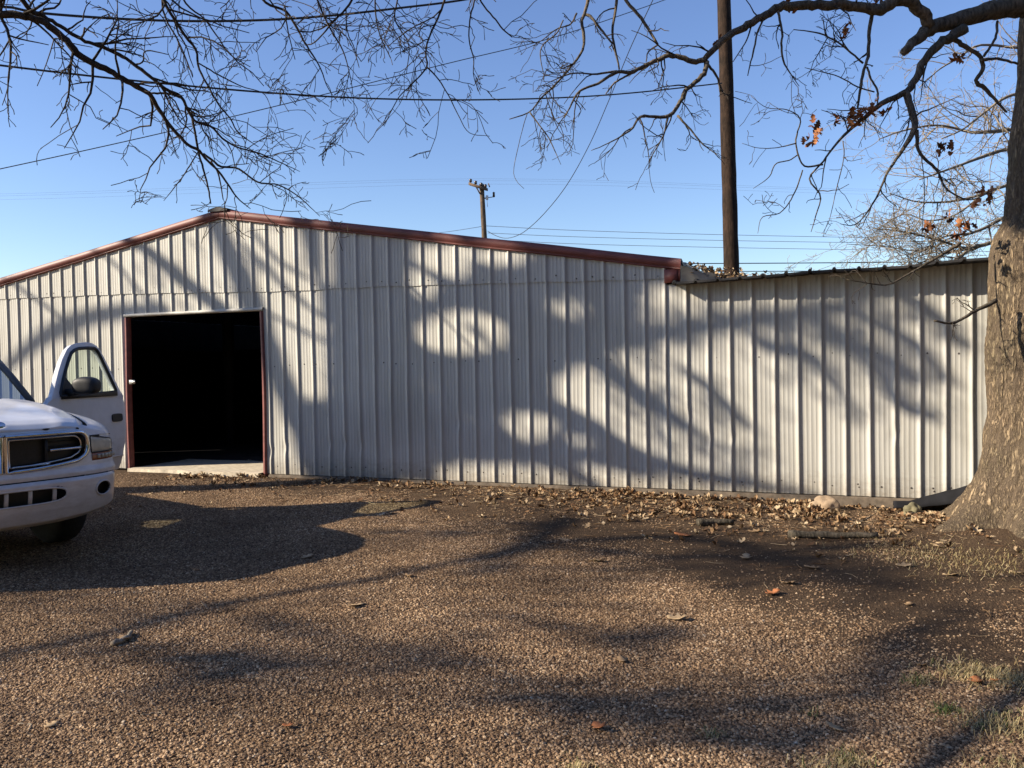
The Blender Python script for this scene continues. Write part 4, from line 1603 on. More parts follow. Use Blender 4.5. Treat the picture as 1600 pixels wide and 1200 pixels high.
for pts_, pm, L in (([(300, -170, 14), (270, 0, 10), (240, 82, 10), (200, 170, 9), (185, 240, 8), (190, 300, 8), (120, 380, 6), (70, 430, 5), (30, 500, 4), (0, 565, 2)], 4.6, 0.42),
                    ([(190, 298, 7), (240, 350, 6), (290, 430, 5), (330, 510, 4), (380, 592, 3), (472, 608, 2)], 4.0, 0.35),
                    ([(430, -140, 10), (405, 0, 7), (385, 80, 7), (380, 180, 6), (400, 262, 5), (400, 340, 4), (430, 425, 2)], 3.4, 0.3),
                    ([(380, -150, 10), (430, 0, 8), (500, 90, 7), (530, 130, 7), (572, 166, 5)], 4.0, 0.35),
                    ([(100, -160, 10), (60, 0, 7), (50, 90, 6), (110, 200, 5), (100, 330, 3)], 4.6, 0.45),
                    ([(0, -170, 10), (-40, 0, 7), (-20, 150, 6), (30, 260, 4)], 4.6, 0.45)):
    left_limb(pts_, 6.6, 7.0, pm, L, crop='M')
o = opart(tw, 'twigs', M['limbdark'], True, left, LB)
o['kind'] = 'stuff'
for (px, py, s, n) in ():
    mb = MB()
    c = at_depth(px, py, 4.6)
    for k in range(n * 2):
        put_leaf(mb, c + rng.normal(0, s * 0.5, 3), rng.uniform(0.05, 0.09), 1.0)
    opart(mb, 'leaf_cluster', M['deadleaf'], True, left, LB)

# ---- the leafy tree further left, out of frame, that shades the wall and the yard
T0 = 13.0
WB = on_wall(578, 745)
sb = toward_sun(WB, T0)
SB = np.array([sb[0], sb[1], -0.1])
shade = thing('shade_tree', 'large half leafy tree beyond the left edge whose branches shade the metal wall', 'tree', SB)


def shadow_pts(pts_, surf, t0, t1):
    out, rad = [], []
    m = len(pts_)
    S3 = np.array([SUN_H[0], SUN_H[1], -TAN_EL])
    S3 = S3 / np.linalg.norm(S3)
    hit = [on_wall(x, y) if surf == 'w' else on_ground(x, y) for x, y, _ in pts_]
    for k, (x, y, wd) in enumerate(pts_):
        t = t0 + (t1 - t0) * k / max(1, m - 1)
        zc = (hit[k] - CAM).dot(FWD)
        a, b = hit[max(0, k - 1)], hit[min(m - 1, k + 1)]
        d = unit(b - a)
        if surf == 'w':
            kk = np.linalg.norm(np.cross(S3, d)) / abs(S3[1])
            r = wd * zc / FOC / 2 / kk
        else:
            r = wd * zc / FOC / 2.3
        out.append(toward_sun(hit[k], t))
        rad.append(max(r, 0.004))
    n = max(8, m * 4)
    return curved(out, n), np.interp(np.linspace(0, 1, n), np.linspace(0, 1, m), rad)


mb = MB()
up_ = toward_sun(on_wall(572, 340), T0)
tp = curved([SB - np.array([0, 0, 0.2]), SB + np.array([0.05, 0, 2.5]), sb, (sb + up_) / 2, up_, up_ + np.array([0.1, 0, 2.5])], 30)
mb.tube(tp, np.interp(np.linspace(0, 1, 30), [0, 0.08, 0.5, 0.8, 1], [0.5, 0.36, 0.27, 0.24, 0.1]), 18, wob=0.05)
opart(mb, 'trunk', M['bark'], True, shade, SB)
tw = MB()
STROKES = [
    ('w', [(150, 330, 8), (195, 372, 13), (230, 390, 17), (290, 440, 20), (350, 487, 22), (400, 540, 22)], 12, 13),
    ('w', [(330, 300, 30), (340, 345, 34), (358, 390, 36), (385, 450, 38), (410, 520, 40), (432, 575, 36), (455, 630, 40), (480, 680, 48), (500, 740, 52)], 13, 13.5),
    ('w', [(478, 300, 60), (486, 350, 46), (495, 400, 30), (504, 455, 14), (512, 500, 20)], 13, 13),
    ('w', [(10, 575, 14), (50, 540, 26), (90, 515, 30), (135, 497, 26), (195, 487, 22), (260, 483, 20)], 12, 13),
    ('w', [(0, 430, 4), (60, 470, 6), (110, 510, 6), (150, 560, 4)], 12, 12),
    ('w', [(120, 370, 5), (190, 420, 6), (240, 480, 5)], 12, 12),
    ('w', [(380, 380, 6), (420, 420, 9), (470, 470, 8), (512, 500, 5)], 12, 12),
    ('w', [(395, 360, 6), (440, 410, 8), (490, 440, 5)], 11, 12),
    ('w', [(420, 490, 6), (470, 515, 7), (512, 535, 6)], 12, 12),
    ('w', [(840, 540, 30), (920, 525, 40), (985, 529, 34), (1046, 519, 30), (1113, 509, 28), (1205, 496, 28), (1282, 486, 28), (1359, 462, 22), (1420, 430, 14)], 12.5, 11),
    ('w', [(600, 620, 26), (800, 625, 30), (862, 637, 28), (923, 667, 26), (985, 706, 26), (1067, 737, 26), (1139, 750, 22), (1215, 764, 16), (1280, 775, 8)], 13, 12),
    ('w', [(700, 700, 30), (810, 698, 18), (870, 705, 14), (934, 714, 12), (1010, 726, 14)], 13, 12),
    ('w', [(780, 705, 30), (857, 719, 22), (900, 738, 16), (935, 762, 12)], 13, 12.5),
    ('w', [(880, 540, 30), (934, 565, 24), (985, 606, 24), (1035, 640, 26), (1075, 668, 14), (1110, 690, 6)], 12.5, 11.5),
    ('w', [(1060, 570, 8), (1108, 606, 15), (1149, 648, 15), (1180, 670, 6)], 12, 11.5),
    ('w', [(1262, 490, 8), (1318, 529, 18), (1360, 552, 20), (1400, 570, 20), (1440, 595, 8)], 11.5, 11),
    ('w', [(1180, 530, 8), (1262, 555, 14), (1300, 595, 14), (1345, 652, 8)], 11.5, 11),
    ('w', [(1330, 490, 8), (1400, 520, 14), (1440, 545, 14), (1490, 600, 8)], 11, 11),
    ('w', [(1340, 560, 6), (1375, 585, 16), (1415, 637, 16), (1470, 655, 8)], 11, 11),
    ('w', [(1340, 440, 8), (1400, 458, 14), (1450, 482, 16), (1510, 545, 12)], 11, 11),
    ('w', [(610, 400, 10), (650, 415, 9), (690, 437, 10), (740, 450, 14)], 12, 12),
    ('w', [(730, 508, 5), (742, 518, 10), (756, 530, 9), (768, 542, 5)], 12, 12),
    ('g', [(-120, 1050, 22), (0, 1025, 24), (100, 1005, 24), (200, 985, 24), (280, 965, 22), (350, 945, 20), (450, 925, 18), (550, 910, 18), (650, 890, 20), (750, 867, 24), (830, 843, 24), (890, 810, 26)], 11, 12.5),
    ('g', [(-100, 935, 12), (0, 925, 14), (70, 912, 14), (150, 900, 8)], 11, 11),
    ('g', [(500, 853, 10), (650, 840, 12), (800, 828, 13), (890, 802, 16)], 12, 12.5),
    ('g', [(120, 1020, 10), (220, 1016, 20), (330, 1030, 20), (430, 1040, 10)], 10, 10.5),
    ('g', [(400, 960, 10), (460, 985, 24), (560, 1006, 30), (700, 1030, 30), (780, 1052, 14)], 10, 11),
    ('g', [(220, 1080, 10), (300, 1060, 30), (400, 1040, 32), (470, 1020, 16)], 10, 10.5),
    ('g', [(700, 895, 14), (760, 878, 30), (840, 848, 40), (930, 838, 44), (1020, 832, 40), (1120, 840, 44), (1210, 862, 40), (1320, 890, 34), (1390, 906, 20)], 12, 11),
    ('g', [(880, 850, 24), (960, 858, 30), (1060, 862, 34), (1160, 858, 30), (1260, 845, 26), (1400, 842, 20)], 12, 11),
    ('g', [(910, 1000, 10), (945, 990, 26), (1000, 978, 26), (1050, 965, 12)], 10, 10),
    ('g', [(780, 950, 8), (815, 962, 22), (890, 976, 22), (930, 985, 8)], 10.5, 10),
    ('g', [(860, 1092, 10), (930, 1085, 30), (1070, 1090, 34), (1205, 1084, 34), (1320, 1037, 32), (1400, 977, 24), (1470, 940, 14)], 9, 9.5),
    ('g', [(760, 1075, 10), (830, 1080, 20), (900, 1085, 14)], 9, 9),
    ('g', [(1030, 1130, 10), (1130, 1140, 26), (1230, 1125, 26), (1300, 1110, 14)], 9, 9),
]
SPRAYS = []
for k, (surf, pts_, t0, t1) in enumerate(STROKES):
    first = pts_[0][0] == -120
    soft = surf == 'g' and not first
    if soft:
        t0, t1 = t0 * 1.5, t1 * 1.5
    C, r = shadow_pts(pts_, surf, t0, t1)
    r = r * (0.75 if soft else 1.15 if first else 1.2)
    mb = MB()
    mb.tube(C, r, 9, wob=0.06)
    opart(mb, 'limb', M['limb'], True, shade, SB)
    sprout(tw, C, np.maximum(r, 0.012), 4.2 if soft else 1.8, 1.1 if soft else 0.7, 1, droop=0.03)
    L = sum(math.hypot(pts_[i + 1][0] - pts_[i][0], pts_[i + 1][1] - pts_[i][1]) for i in range(len(pts_) - 1))
    wm = sum(p[2] for p in pts_) / len(pts_)
    if soft:
        SPRAYS.append((surf, pts_, 0.75, t0 * 0.9, t1 * 1.2, int(L * wm * 0.012)))
    elif surf == 'w' and pts_[0][0] > 700:
        SPRAYS.append((surf, pts_, 0.8, t0, t1 + 2, int(L * wm * 0.012)))
    elif first:
        SPRAYS.append((surf, pts_, 0.9, t0 * 1.2, t1 * 1.4, int(L * wm * 0.006)))
# broad loose foliage: soft half shade on the right of the wall and over the yard
SPRAYS += [('w', [(1000, 490, 60), (1150, 480, 60), (1300, 470, 50), (1420, 470, 40)], 0.8, 13, 17, 190),
           ('w', [(1240, 530, 60), (1330, 550, 70), (1440, 580, 60)], 0.8, 13, 17, 150),
           ('w', [(880, 430, 40), (960, 450, 50), (1010, 500, 40)], 0.8, 12, 15, 160),
           ('w', [(1000, 640, 50), (1080, 690, 50), (1180, 720, 40)], 0.8, 13, 16, 110),
           ('w', [(230, 400, 30), (330, 450, 40), (440, 430, 40)], 0.9, 13, 16, 50),
           ('g', [(740, 900, 30), (880, 880, 40), (1050, 880, 40), (1250, 880, 40), (1420, 900, 40)], 0.8, 15, 20, 330),
           ('g', [(250, 1050, 50), (450, 1030, 60), (700, 1030, 60), (820, 980, 50)], 0.8, 15, 20, 170),
           ('g', [(850, 1100, 50), (1050, 1080, 60), (1250, 1080, 60), (1380, 1030, 50), (1430, 990, 40)], 0.8, 14, 19, 230),
           ('g', [(0, 940, 14), (150, 945, 20), (330, 960, 20)], 0.8, 15, 18, 90),
           ('g', [(520, 820, 12), (700, 830, 16), (850, 805, 20), (880, 780, 14)], 0.8, 15, 18, 160),
           ('g', [(430, 760, 8), (600, 762, 10), (800, 775, 12)], 0.8, 15, 18, 110)]
o = opart(tw, 'twigs', M['limbdark'], True, shade, SB)
o['kind'] = 'stuff'


def inpoly(x, y, poly):
    c = False
    j = len(poly) - 1
    for i in range(len(poly)):
        xi, yi = poly[i]
        xj, yj = poly[j]
        if (yi > y) != (yj > y) and x < (xj - xi) * (y - yi) / (yj - yi) + xi:
            c = not c
        j = i
    return c


DARK = [(536, 330), (700, 335), (1075, 385), (1066, 440), (1015, 446), (1000, 470), (985, 505), (1000, 535), (955, 552), (900, 556), (872, 600), (868, 650), (905, 672), (950, 700), (1000, 722),
        (1040, 738), (1000, 745), (930, 725), (860, 728), (800, 722), (740, 722), (690, 728), (680, 752), (480, 752), (470, 700), (455, 655), (448, 628), (480, 628), (512, 624), (514, 500), (507, 455), (534, 438)]
LIGHT = [(722, 520, 76, 36), (663, 442, 24, 27), (712, 405, 34, 34), (668, 400, 22, 20), (790, 402, 46, 18), (890, 482, 36, 19), (672, 612, 13, 18), (832, 660, 46, 30), (815, 690, 14, 8), (880, 610, 14, 30),
         (620, 748, 22, 10), (770, 735, 60, 9), (930, 590, 22, 26), (860, 640, 26, 20), (905, 690, 30, 10), (1040, 475, 40, 24)]
mb = MB()


def crown_leaf(p, s):
    n = rng.normal(0, 1, 3)
    n = unit(n)
    a = unit(np.cross(n, rng.normal(0, 1, 3)))
    b = np.cross(n, a)
    mb.add([p - a * s, p + b * s * 0.45, p + a * s, p - b * s * 0.45], [(0, 1, 2, 3)])


cnt = 0
while cnt < 17000:
    x, y = rng.uniform(440, 1080), rng.uniform(328, 755)
    if not inpoly(x, y, DARK):
        continue
    bad = False
    for (cx, cy, a, b) in LIGHT:
        if ((x - cx) / a) ** 2 + ((y - cy) / b) ** 2 < 1.0:
            bad = True
            break
    if bad:
        continue
    crown_leaf(toward_sun(on_wall(x, y), rng.uniform(11.5, 14.5)), rng.uniform(0.05, 0.085))
    cnt += 1
# the spray of leaves that shades the upper trunk of the oak
cnt = 0
while cnt < 15000:
    x, y = rng.uniform(1545, 1760), rng.uniform(-260, 362)
    if x < 1575 and y > 345:
        continue
    crown_leaf(toward_sun(at_depth(x, y, rng.uniform(6.95, 7.95)), rng.uniform(9.5, 12.5)), rng.uniform(0.05, 0.085))
    cnt += 1
for surf, pts_, sg, t0, t1, n in SPRAYS:
    Q = np.array(pts_, float)
    seg = np.hypot(np.diff(Q[:, 0]), np.diff(Q[:, 1]))
    cum = np.concatenate([[0], np.cumsum(seg)])
    for k in range(n):
        s_ = rng.uniform(0, cum[-1])
        x, y, wd = (np.interp(s_, cum, Q[:, j]) for j in range(3))
        y += rng.normal(0, wd * sg)
        x += rng.normal(0, wd * sg * (1.0 if surf == 'w' else 1.6))
        h = on_wall(x, y) if surf == 'w' else on_ground(x, max(y, 742))
        crown_leaf(toward_sun(h, rng.uniform(t0, t1)), rng.uniform(0.05, 0.09))
opart(mb, 'crown', M['evergreen'], False, shade, SB)

# ---- unseen wood added behind and beside the camera to cut skylight
mb = MB()
for k in range(34000):
    u = rng.uniform(0, 1)
    if u < 0.3:
        x, y = rng.uniform(15, 22), rng.uniform(-26, 5)
    elif u < 0.75:
        x, y = rng.uniform(-30, 60), rng.uniform(-44, -34)
    else:
        x, y = rng.uniform(38, 50), rng.uniform(-40, 6)
    top = (14 if u < 0.3 else 15) + 2.5 * mnoise.noise((x * 0.12, y * 0.12, 0)) + 1.5 * mnoise.noise((x * 0.5, y * 0.5, 3))
    z = top * rng.uniform(0, 1) ** 0.8
    crown_leaf(np.array([x, y, z]), rng.uniform(0.35, 0.7))
o = mb.build('added_shade_wood', M['evergreen'])
tag(o, 'dark leafy wood added out of view to hold back skylight', 'wood', kind='stuff')

# ---------------------------------------------------------------- white pickup truck at the left
TO = np.array([-5.6095, -5.0706, -0.055])
TH = math.atan2(-0.286, 0.958)
truck = thing('pickup_truck', 'worn white pickup truck with its driver door standing open beside the dark doorway', 'pickup truck', TO, rot=(0, 0, TH))


def tpart(mbx, name, mats, smooth=True, parent=truck, bevel=0.0):
    o = mbx.build(name, mats, parent, smooth)
    if bevel:
        bv = o.modifiers.new('bevel', 'BEVEL')
        bv.width = bevel
        bv.segments = 2
        bv.limit_method = 'ANGLE'
    return o


AN, BN = 0.42, 0.915


def nose(y, off=0.0):
    """front plan curve at lateral y -> (x, y) pushed out by off"""
    def xn(q):
        q = min(abs(q) / BN, 0.9995)
        return AN * (1 - q ** 3) ** (1 / 3) - AN
    e = 0.004
    yy = max(-BN + 0.002, min(BN - 0.002, y))
    dx = (xn(yy + e) - xn(yy - e)) / (2 * e)
    n = np.array([1.0, -dx])
    n /= np.linalg.norm(n)
    return np.array([xn(yy), yy]) + n * off


def ys_dense(n=181, lim=BN - 0.001):
    t = np.linspace(-1, 1, n)
    return lim * np.sign(t) * np.abs(np.sin(np.abs(t) * math.pi / 2)) ** 0.9


YS = ys_dense(241)
# bumper: profile rows bottom to top
NB = 44


def bump_z(y, k):
    q = (abs(y) / BN)
    zb = 0.335 + 0.09 * q ** 3
    return zb + (0.665 - zb) * k / (NB - 1)


def bump_off(k):
    u = k / (NB - 1)
    return float(np.interp(u, [0, 0.08, 0.35, 0.7, 0.93, 1.0], [-0.01, 0.035, 0.055, 0.07, 0.075, 0.05]))


def in_intake(y, z):
    half = 0.41
    zc, hz = 0.557, 0.056
    a = abs(y)
    if a > half:
        return False
    tp_ = hz if a < half - 0.12 else hz * math.sqrt(max(0, 1 - ((a - half + 0.12) / 0.12) ** 2))
    return abs(z - zc - (0.0 if a < half - 0.12 else 0.01)) < tp_


def in_fog(y, z, r=0.054):
    return (abs(y) - 0.70) ** 2 * 0.8 + (z - 0.556) ** 2 < r * r


mb = MB()
pts = []
for y in YS:
    for k in range(NB):
        o2 = nose(y, bump_off(k) * (1 - 0.75 * (abs(y) / BN) ** 6))
        z = bump_z(y, k)
        pts.append((o2[0], o2[1], z))


def skip_b(u, v):
    y = 0.5 * (YS[u] + YS[u + 1])
    z = 0.5 * (bump_z(y, v) + bump_z(y, v + 1))
    return in_intake(y, z) or in_fog(y, z)


mb.grid(pts, len(YS), NB, skip=skip_b)
# wrap round to the wheel arch
for s in (-1, 1):
    wp = []
    for x in np.linspace(-0.40, -0.62, 6):
        for k in range(NB):
            wp.append((x, s * (BN - 0.001 + 0.25 * bump_off(k)), bump_z(BN, k)))
    mb.grid(wp, 6, NB)
bumper = tpart(mb, 'bumper', M['paint'])
mb = MB()
for (inside, zc, rim) in ():
    pass
# recess behind the openings
bp = []
for y in np.linspace(-0.5, 0.5, 41):
    for z in (0.48, 0.52, 0.56, 0.60, 0.63):
        o2 = nose(y, -0.05)
        bp.append((o2[0], o2[1], z))
mb.grid(bp, 41, 5)
tpart(mb, 'air_intake', M['black'], True, bumper)
mb = MB()
for y in (-0.33, -0.16, 0.0, 0.16, 0.33):
    o2 = nose(y, 0.045)
    mb.tube([(o2[0] - 0.012, o2[1], 0.493), (o2[0], o2[1], 0.557), (o2[0] + 0.004, o2[1], 0.622)], 0.015, 8)
tpart(mb, 'intake_bar', M['paint'], True, bumper)
rimp = []
for a in np.linspace(0, 2 * math.pi, 120):
    c, s_ = math.cos(a), math.sin(a)
    y = 0.41 * np.sign(c) * abs(c) ** 0.35
    z = 0.557 + 0.057 * np.sign(s_) * abs(s_) ** 0.7
    u = (z - 0.34) / 0.325
    o2 = nose(y, bump_off(u * (NB - 1)) - 0.004)
    rimp.append((o2[0], o2[1], z))
mb = MB()
mb.tube(rimp, 0.008, 6, cap=False)
tpart(mb, 'intake_rim', M['paint'], True, bumper)
for s in (-1, 1):
    mb = MB()
    rp_ = []
    for a in np.linspace(0, 2 * math.pi, 40):
        y = s * 0.70 + 0.061 * math.cos(a)
        z = 0.556 + 0.055 * math.sin(a)
        o2 = nose(y, bump_off((z - 0.36) / 0.305 * (NB - 1)) - 0.003)
        rp_.append((o2[0], o2[1], z))
    mb.tube(rp_, 0.007, 6, cap=False)
    inner = [(p[0] - 0.06, p[1] - s * 0.02, p[2]) for p in rp_]
    g_ = []
    for p, q in zip(rp_, inner):
        g_ += [p, q]
    mb.grid(g_, 40, 2, mi=1)
    c = np.mean(inner, axis=0)
    mb.add([c] + inner, [(0, 1 + k, 2 + k) for k in range(39)], 1)
    tpart(mb, 'fog_light', [M['paint'], M['black']], True, bumper)

# upper nose: painted header panel with openings for grille and lamps
ZN0, ZN1, NN = 0.672, 1.045, 62


def grille_zb(a):
    return 0.745 + 0.055 * (a / 0.61) ** 2


def in_grille(y, z, m=0.0):
    a = abs(y)
    lim = 0.615 - m
    if a > lim:
        return False
    zt, zb_ = 1.0 - m, grille_zb(a) + m
    if a > lim - 0.085:
        q = (a - (lim - 0.085)) / 0.085
        mid = (zt + zb_) / 2
        hh = (zt - zb_) / 2 * math.sqrt(max(0, 1 - q ** 2.4))
        return abs(z - mid) < hh
    return zb_ < z < zt


def in_lamp(y, z):
    a = abs(y)
    return a > 0.645 and a < 0.904 and 0.768 < z < 0.968


def nose_off(z):
    return float(np.interp(z, [0.672, 0.70, 0.74, 0.95, 1.02, 1.045], [0.035, 0.04, 0.022, 0.004, -0.012, -0.035]))


mb = MB()
pts = []
for y in YS:
    for k in range(NN):
        z = ZN0 + (ZN1 - ZN0) * k / (NN - 1)
        z2 = z - 0.075 * max(0, (abs(y) - 0.62) / 0.29) * max(0, (z - 0.965) / 0.08)
        o2 = nose(y, nose_off(z))
        pts.append((o2[0], o2[1], z2))
mb.grid(pts, len(YS), NN, skip=lambda u, v: in_grille(0.5 * (YS[u] + YS[u + 1]), ZN0 + (ZN1 - ZN0) * (v + 0.5) / (NN - 1))
        or in_lamp(0.5 * (YS[u] + YS[u + 1]), ZN0 + (ZN1 - ZN0) * (v + 0.5) / (NN - 1)))
header = tpart(mb, 'header_panel', M['paint'])

# grille
mb = MB()
bp = []
for y in np.linspace(-0.62, 0.62, 61):
    for z in np.linspace(0.73, 1.01, 15):
        o2 = nose(y, -0.055)
        bp.append((o2[0], o2[1], z))
mb.grid(bp, 61, 15)
grille = tpart(mb, 'grille', M['grille'])


def grille_ring(s, m=0.0, inner=0.014):
    out = []
    y0_, y1_ = inner, 0.612 - m
    for y in np.linspace(y0_, y1_ - 0.085, 12):
        out.append((s * y, 1.0 - m))
    zb_e = grille_zb(y1_) + m
    mid, hh = (1.0 - m + zb_e) / 2, (1.0 - m - zb_e) / 2
    for a in np.linspace(math.pi / 2, -math.pi / 2, 13)[1:-1]:
        out.append((s * (y1_ - 0.085 + 0.085 * math.cos(a) ** 0.8), mid + hh * math.sin(a)))
    for y in np.linspace(y1_ - 0.085, y0_, 12):
        out.append((s * y, grille_zb(y) + m))
    out.append(out[0])
    return out


for s in (-1, 1):
    mb = MB()
    ring = [(*nose(y, 0.02), z) for y, z in grille_ring(s)]
    mb.tube(ring, 0.0165, 8, cap=False)
    ring2 = [(*nose(y, -0.02), z) for y, z in grille_ring(s, 0.028, 0.05)]
    mb.tube(ring2, 0.008, 6, cap=False)
    # surviving pieces of the cross bar, the rest is broken away
    bar = [(*nose(s * y, 0.0), 0.878 + 0.008 * (y - 0.3)) for y in np.linspace(0.33, 0.585, 8)]
    mb.tube(bar, 0.011, 8)
    low = [(*nose(s * y, -0.02), 0.772 + 0.02 * y) for y in np.linspace(0.06, 0.34, 8)]
    mb.tube(low, 0.010, 8)
    tpart(mb, 'grille_frame', M['chrome'], True, grille)
mb = MB()
for s in (-1, 1):
    p = nose(s * 0.315, -0.035)
    mb.box(p[0] - 0.01, p[0] + 0.015, p[1] - 0.01, p[1] + 0.01, 0.75, 0.99)
    for z in np.linspace(0.80, 0.97, 6):
        if z > 0.86:
            mb.tube([(*nose(s * y, -0.045), z) for y in np.linspace(0.33, 0.58, 6)], 0.004, 5)
tpart(mb, 'grille_bar', M['black'], True, grille)
# head lamps and turn lamps
for s in (-1, 1):
    mb = MB()
    pts = []
    yv = np.linspace(0.645, 0.9045, 24)
    for y in yv:
        for z in np.linspace(0.833, 0.966, 12):
            q = math.sin(math.pi * (z - 0.833) / 0.1335) ** 0.5 * 0.012
            o2 = nose(s * y, nose_off(z) + q - 0.004)
            pts.append((o2[0], o2[1], z - 0.055 * max(0, (y - 0.62) / 0.29) * max(0, (z - 0.91) / 0.06)))
    mb.grid(pts, 24, 12)
    hl = tpart(mb, 'headlight', M['lens'])
    mb = MB()
    def lp(y, z):
        o2 = nose(s * y, nose_off(z) + 0.004)
        return (o2[0], o2[1], z - 0.055 * max(0, (y - 0.62) / 0.29) * max(0, (z - 0.91) / 0.06))
    edge = [lp(y, 0.8315) for y in np.linspace(0.645, 0.902, 14)] + [lp(0.903, z) for z in np.linspace(0.84, 0.96, 6)] + [lp(y, 0.967) for y in np.linspace(0.902, 0.645, 14)] + [lp(0.644, z) for z in np.linspace(0.96, 0.84, 6)]
    mb.tube(edge + edge[:1], 0.0045, 5, cap=False)
    tpart(mb, 'lamp_surround', M['black'], True, hl)
    mb = MB()
    pts = []
    for y in yv:
        for z in np.linspace(0.770, 0.829, 8):
            q = math.sin(math.pi * (z - 0.770) / 0.0595) ** 0.5 * 0.012
            o2 = nose(s * y, nose_off(z) + q - 0.006)
            pts.append((o2[0], o2[1], z))
    mb.grid(pts, 24, 8)
    for y in (0.70, 0.735, 0.77, 0.80, 0.835, 0.855):
        o2 = nose(s * y, 0.03)
        mb.box(o2[0] - 0.006, o2[0] + 0.004, o2[1] - 0.011, o2[1] + 0.011, 0.785, 0.815, 1)
    tpart(mb, 'turn_signal', [M['amber'], M['lens']], True)

# hood
NU, NV = 61, 48


def hood_side(x):
    return float(np.interp(-x, [0.0, 0.15, 0.5, 1.3], [0.60, 0.66, 0.715, 0.76]))


def hood_z(x, w_):
    zc = float(np.interp(-x, [0.0, 0.06, 0.16, 0.35, 0.7, 1.0, 1.36], [1.045, 1.078, 1.105, 1.135, 1.175, 1.205, 1.235]))
    ze = float(np.interp(-x, [0.0, 0.06, 0.16, 0.35, 0.7, 1.0, 1.36], [1.035, 1.06, 1.088, 1.12, 1.168, 1.195, 1.218]))
    a = abs(w_)
    z = zc + (ze - zc) * a ** 2.2
    # raised centre spine of the hood with soft shoulders
    z += 0.016 * math.exp(-(a / 0.16) ** 2) * min(1, 0.3 - x * 1.4)
    z += 0.010 * math.exp(-((a - 0.72) / 0.12) ** 2)
    z -= 0.03 * max(0, a - 0.93) / 0.07
    return z


mb = MB()
pts = []
for i in range(NU):
    w_ = -1 + 2 * i / (NU - 1)
    for j in range(NV):
        u = j / (NV - 1)
        x = -1.36 * u ** 1.25
        y = w_ * hood_side(x)
        xf = nose(y, 0)[0]
        xx = x * (1 - 0.0) + (xf - 0.022) * (1 - u) ** 3 - 0.10 * (1 - w_ * w_) * 0.0
        pts.append((xx, y, hood_z(x, w_)))
mb.grid(pts, NU, NV)
# rolled front lip
lip = []
for i in range(NU):
    w_ = -1 + 2 * i / (NU - 1)
    p = pts[i * NV]
    for dz, dx in ((0, 0), (-0.012, 0.003), (-0.022, -0.004), (-0.024, -0.04)):
        lip.append((p[0] + dx, p[1], p[2] + dz))
mb.grid(lip, NU, 4)
for k in range(2):
    for q, sgn in ((0.42, 1), (0.42, -1)):
        pass
hood = tpart(mb, 'hood', M['paint'])
mb = MB()
# emblem boss and a plain dark badge on the hood front
for a in range(1):
    cpt = np.array([nose(0)[0] - 0.06, 0, 1.082])
    ring = []
    for t_ in np.linspace(0, 2 * math.pi, 32):
        ring.append((cpt[0] + 0.012 - 0.012 * math.sin(t_), 0.047 * math.cos(t_), cpt[2] + 0.024 * math.sin(t_) + 0.004))
    mb.add([(cpt[0] + 0.02, 0, cpt[2] + 0.012)] + ring, [(0, 1 + k, 2 + k) for k in range(31)])
tpart(mb, 'hood_badge', M['chrome'], True, hood)
mb = MB()
for (y, w_, dz) in ((0.31, 0.026, 0), (0.55, 0.014, -0.004), (-0.2, 0.012, 0.0), (0.60, 0.010, -0.010)):
    p = nose(y, 0.0)
    pts_ = []
    for t_ in np.linspace(0, 2 * math.pi, 12)[:-1]:
        yy = y + w_ * math.cos(t_) * (1 + 0.2 * math.sin(3 * t_))
        pts_.append((nose(yy, 0.004)[0] - 0.016, yy, hood_z(0.0, yy / 0.6) - 0.008 + dz + 0.008 * math.sin(t_)))
    mb.add(pts_, [tuple(range(11))])
for (x, y0_, w_) in ((-0.24, 0.84, 0.02), (-0.20, 0.80, 0.015), (-0.22, 0.87, 0.012)):
    mb.add([(x + w_ * math.cos(t_), y0_ + w_ * 1.6 * math.sin(t_), 0.985 - 0.35 * (y0_ - 0.8) + 0.012 * math.sin(t_) * -1) for t_ in np.linspace(0, 2 * math.pi, 10)[:-1]], [tuple(range(9))])
tpart(mb, 'paint_chips', M['rust'], False, hood)


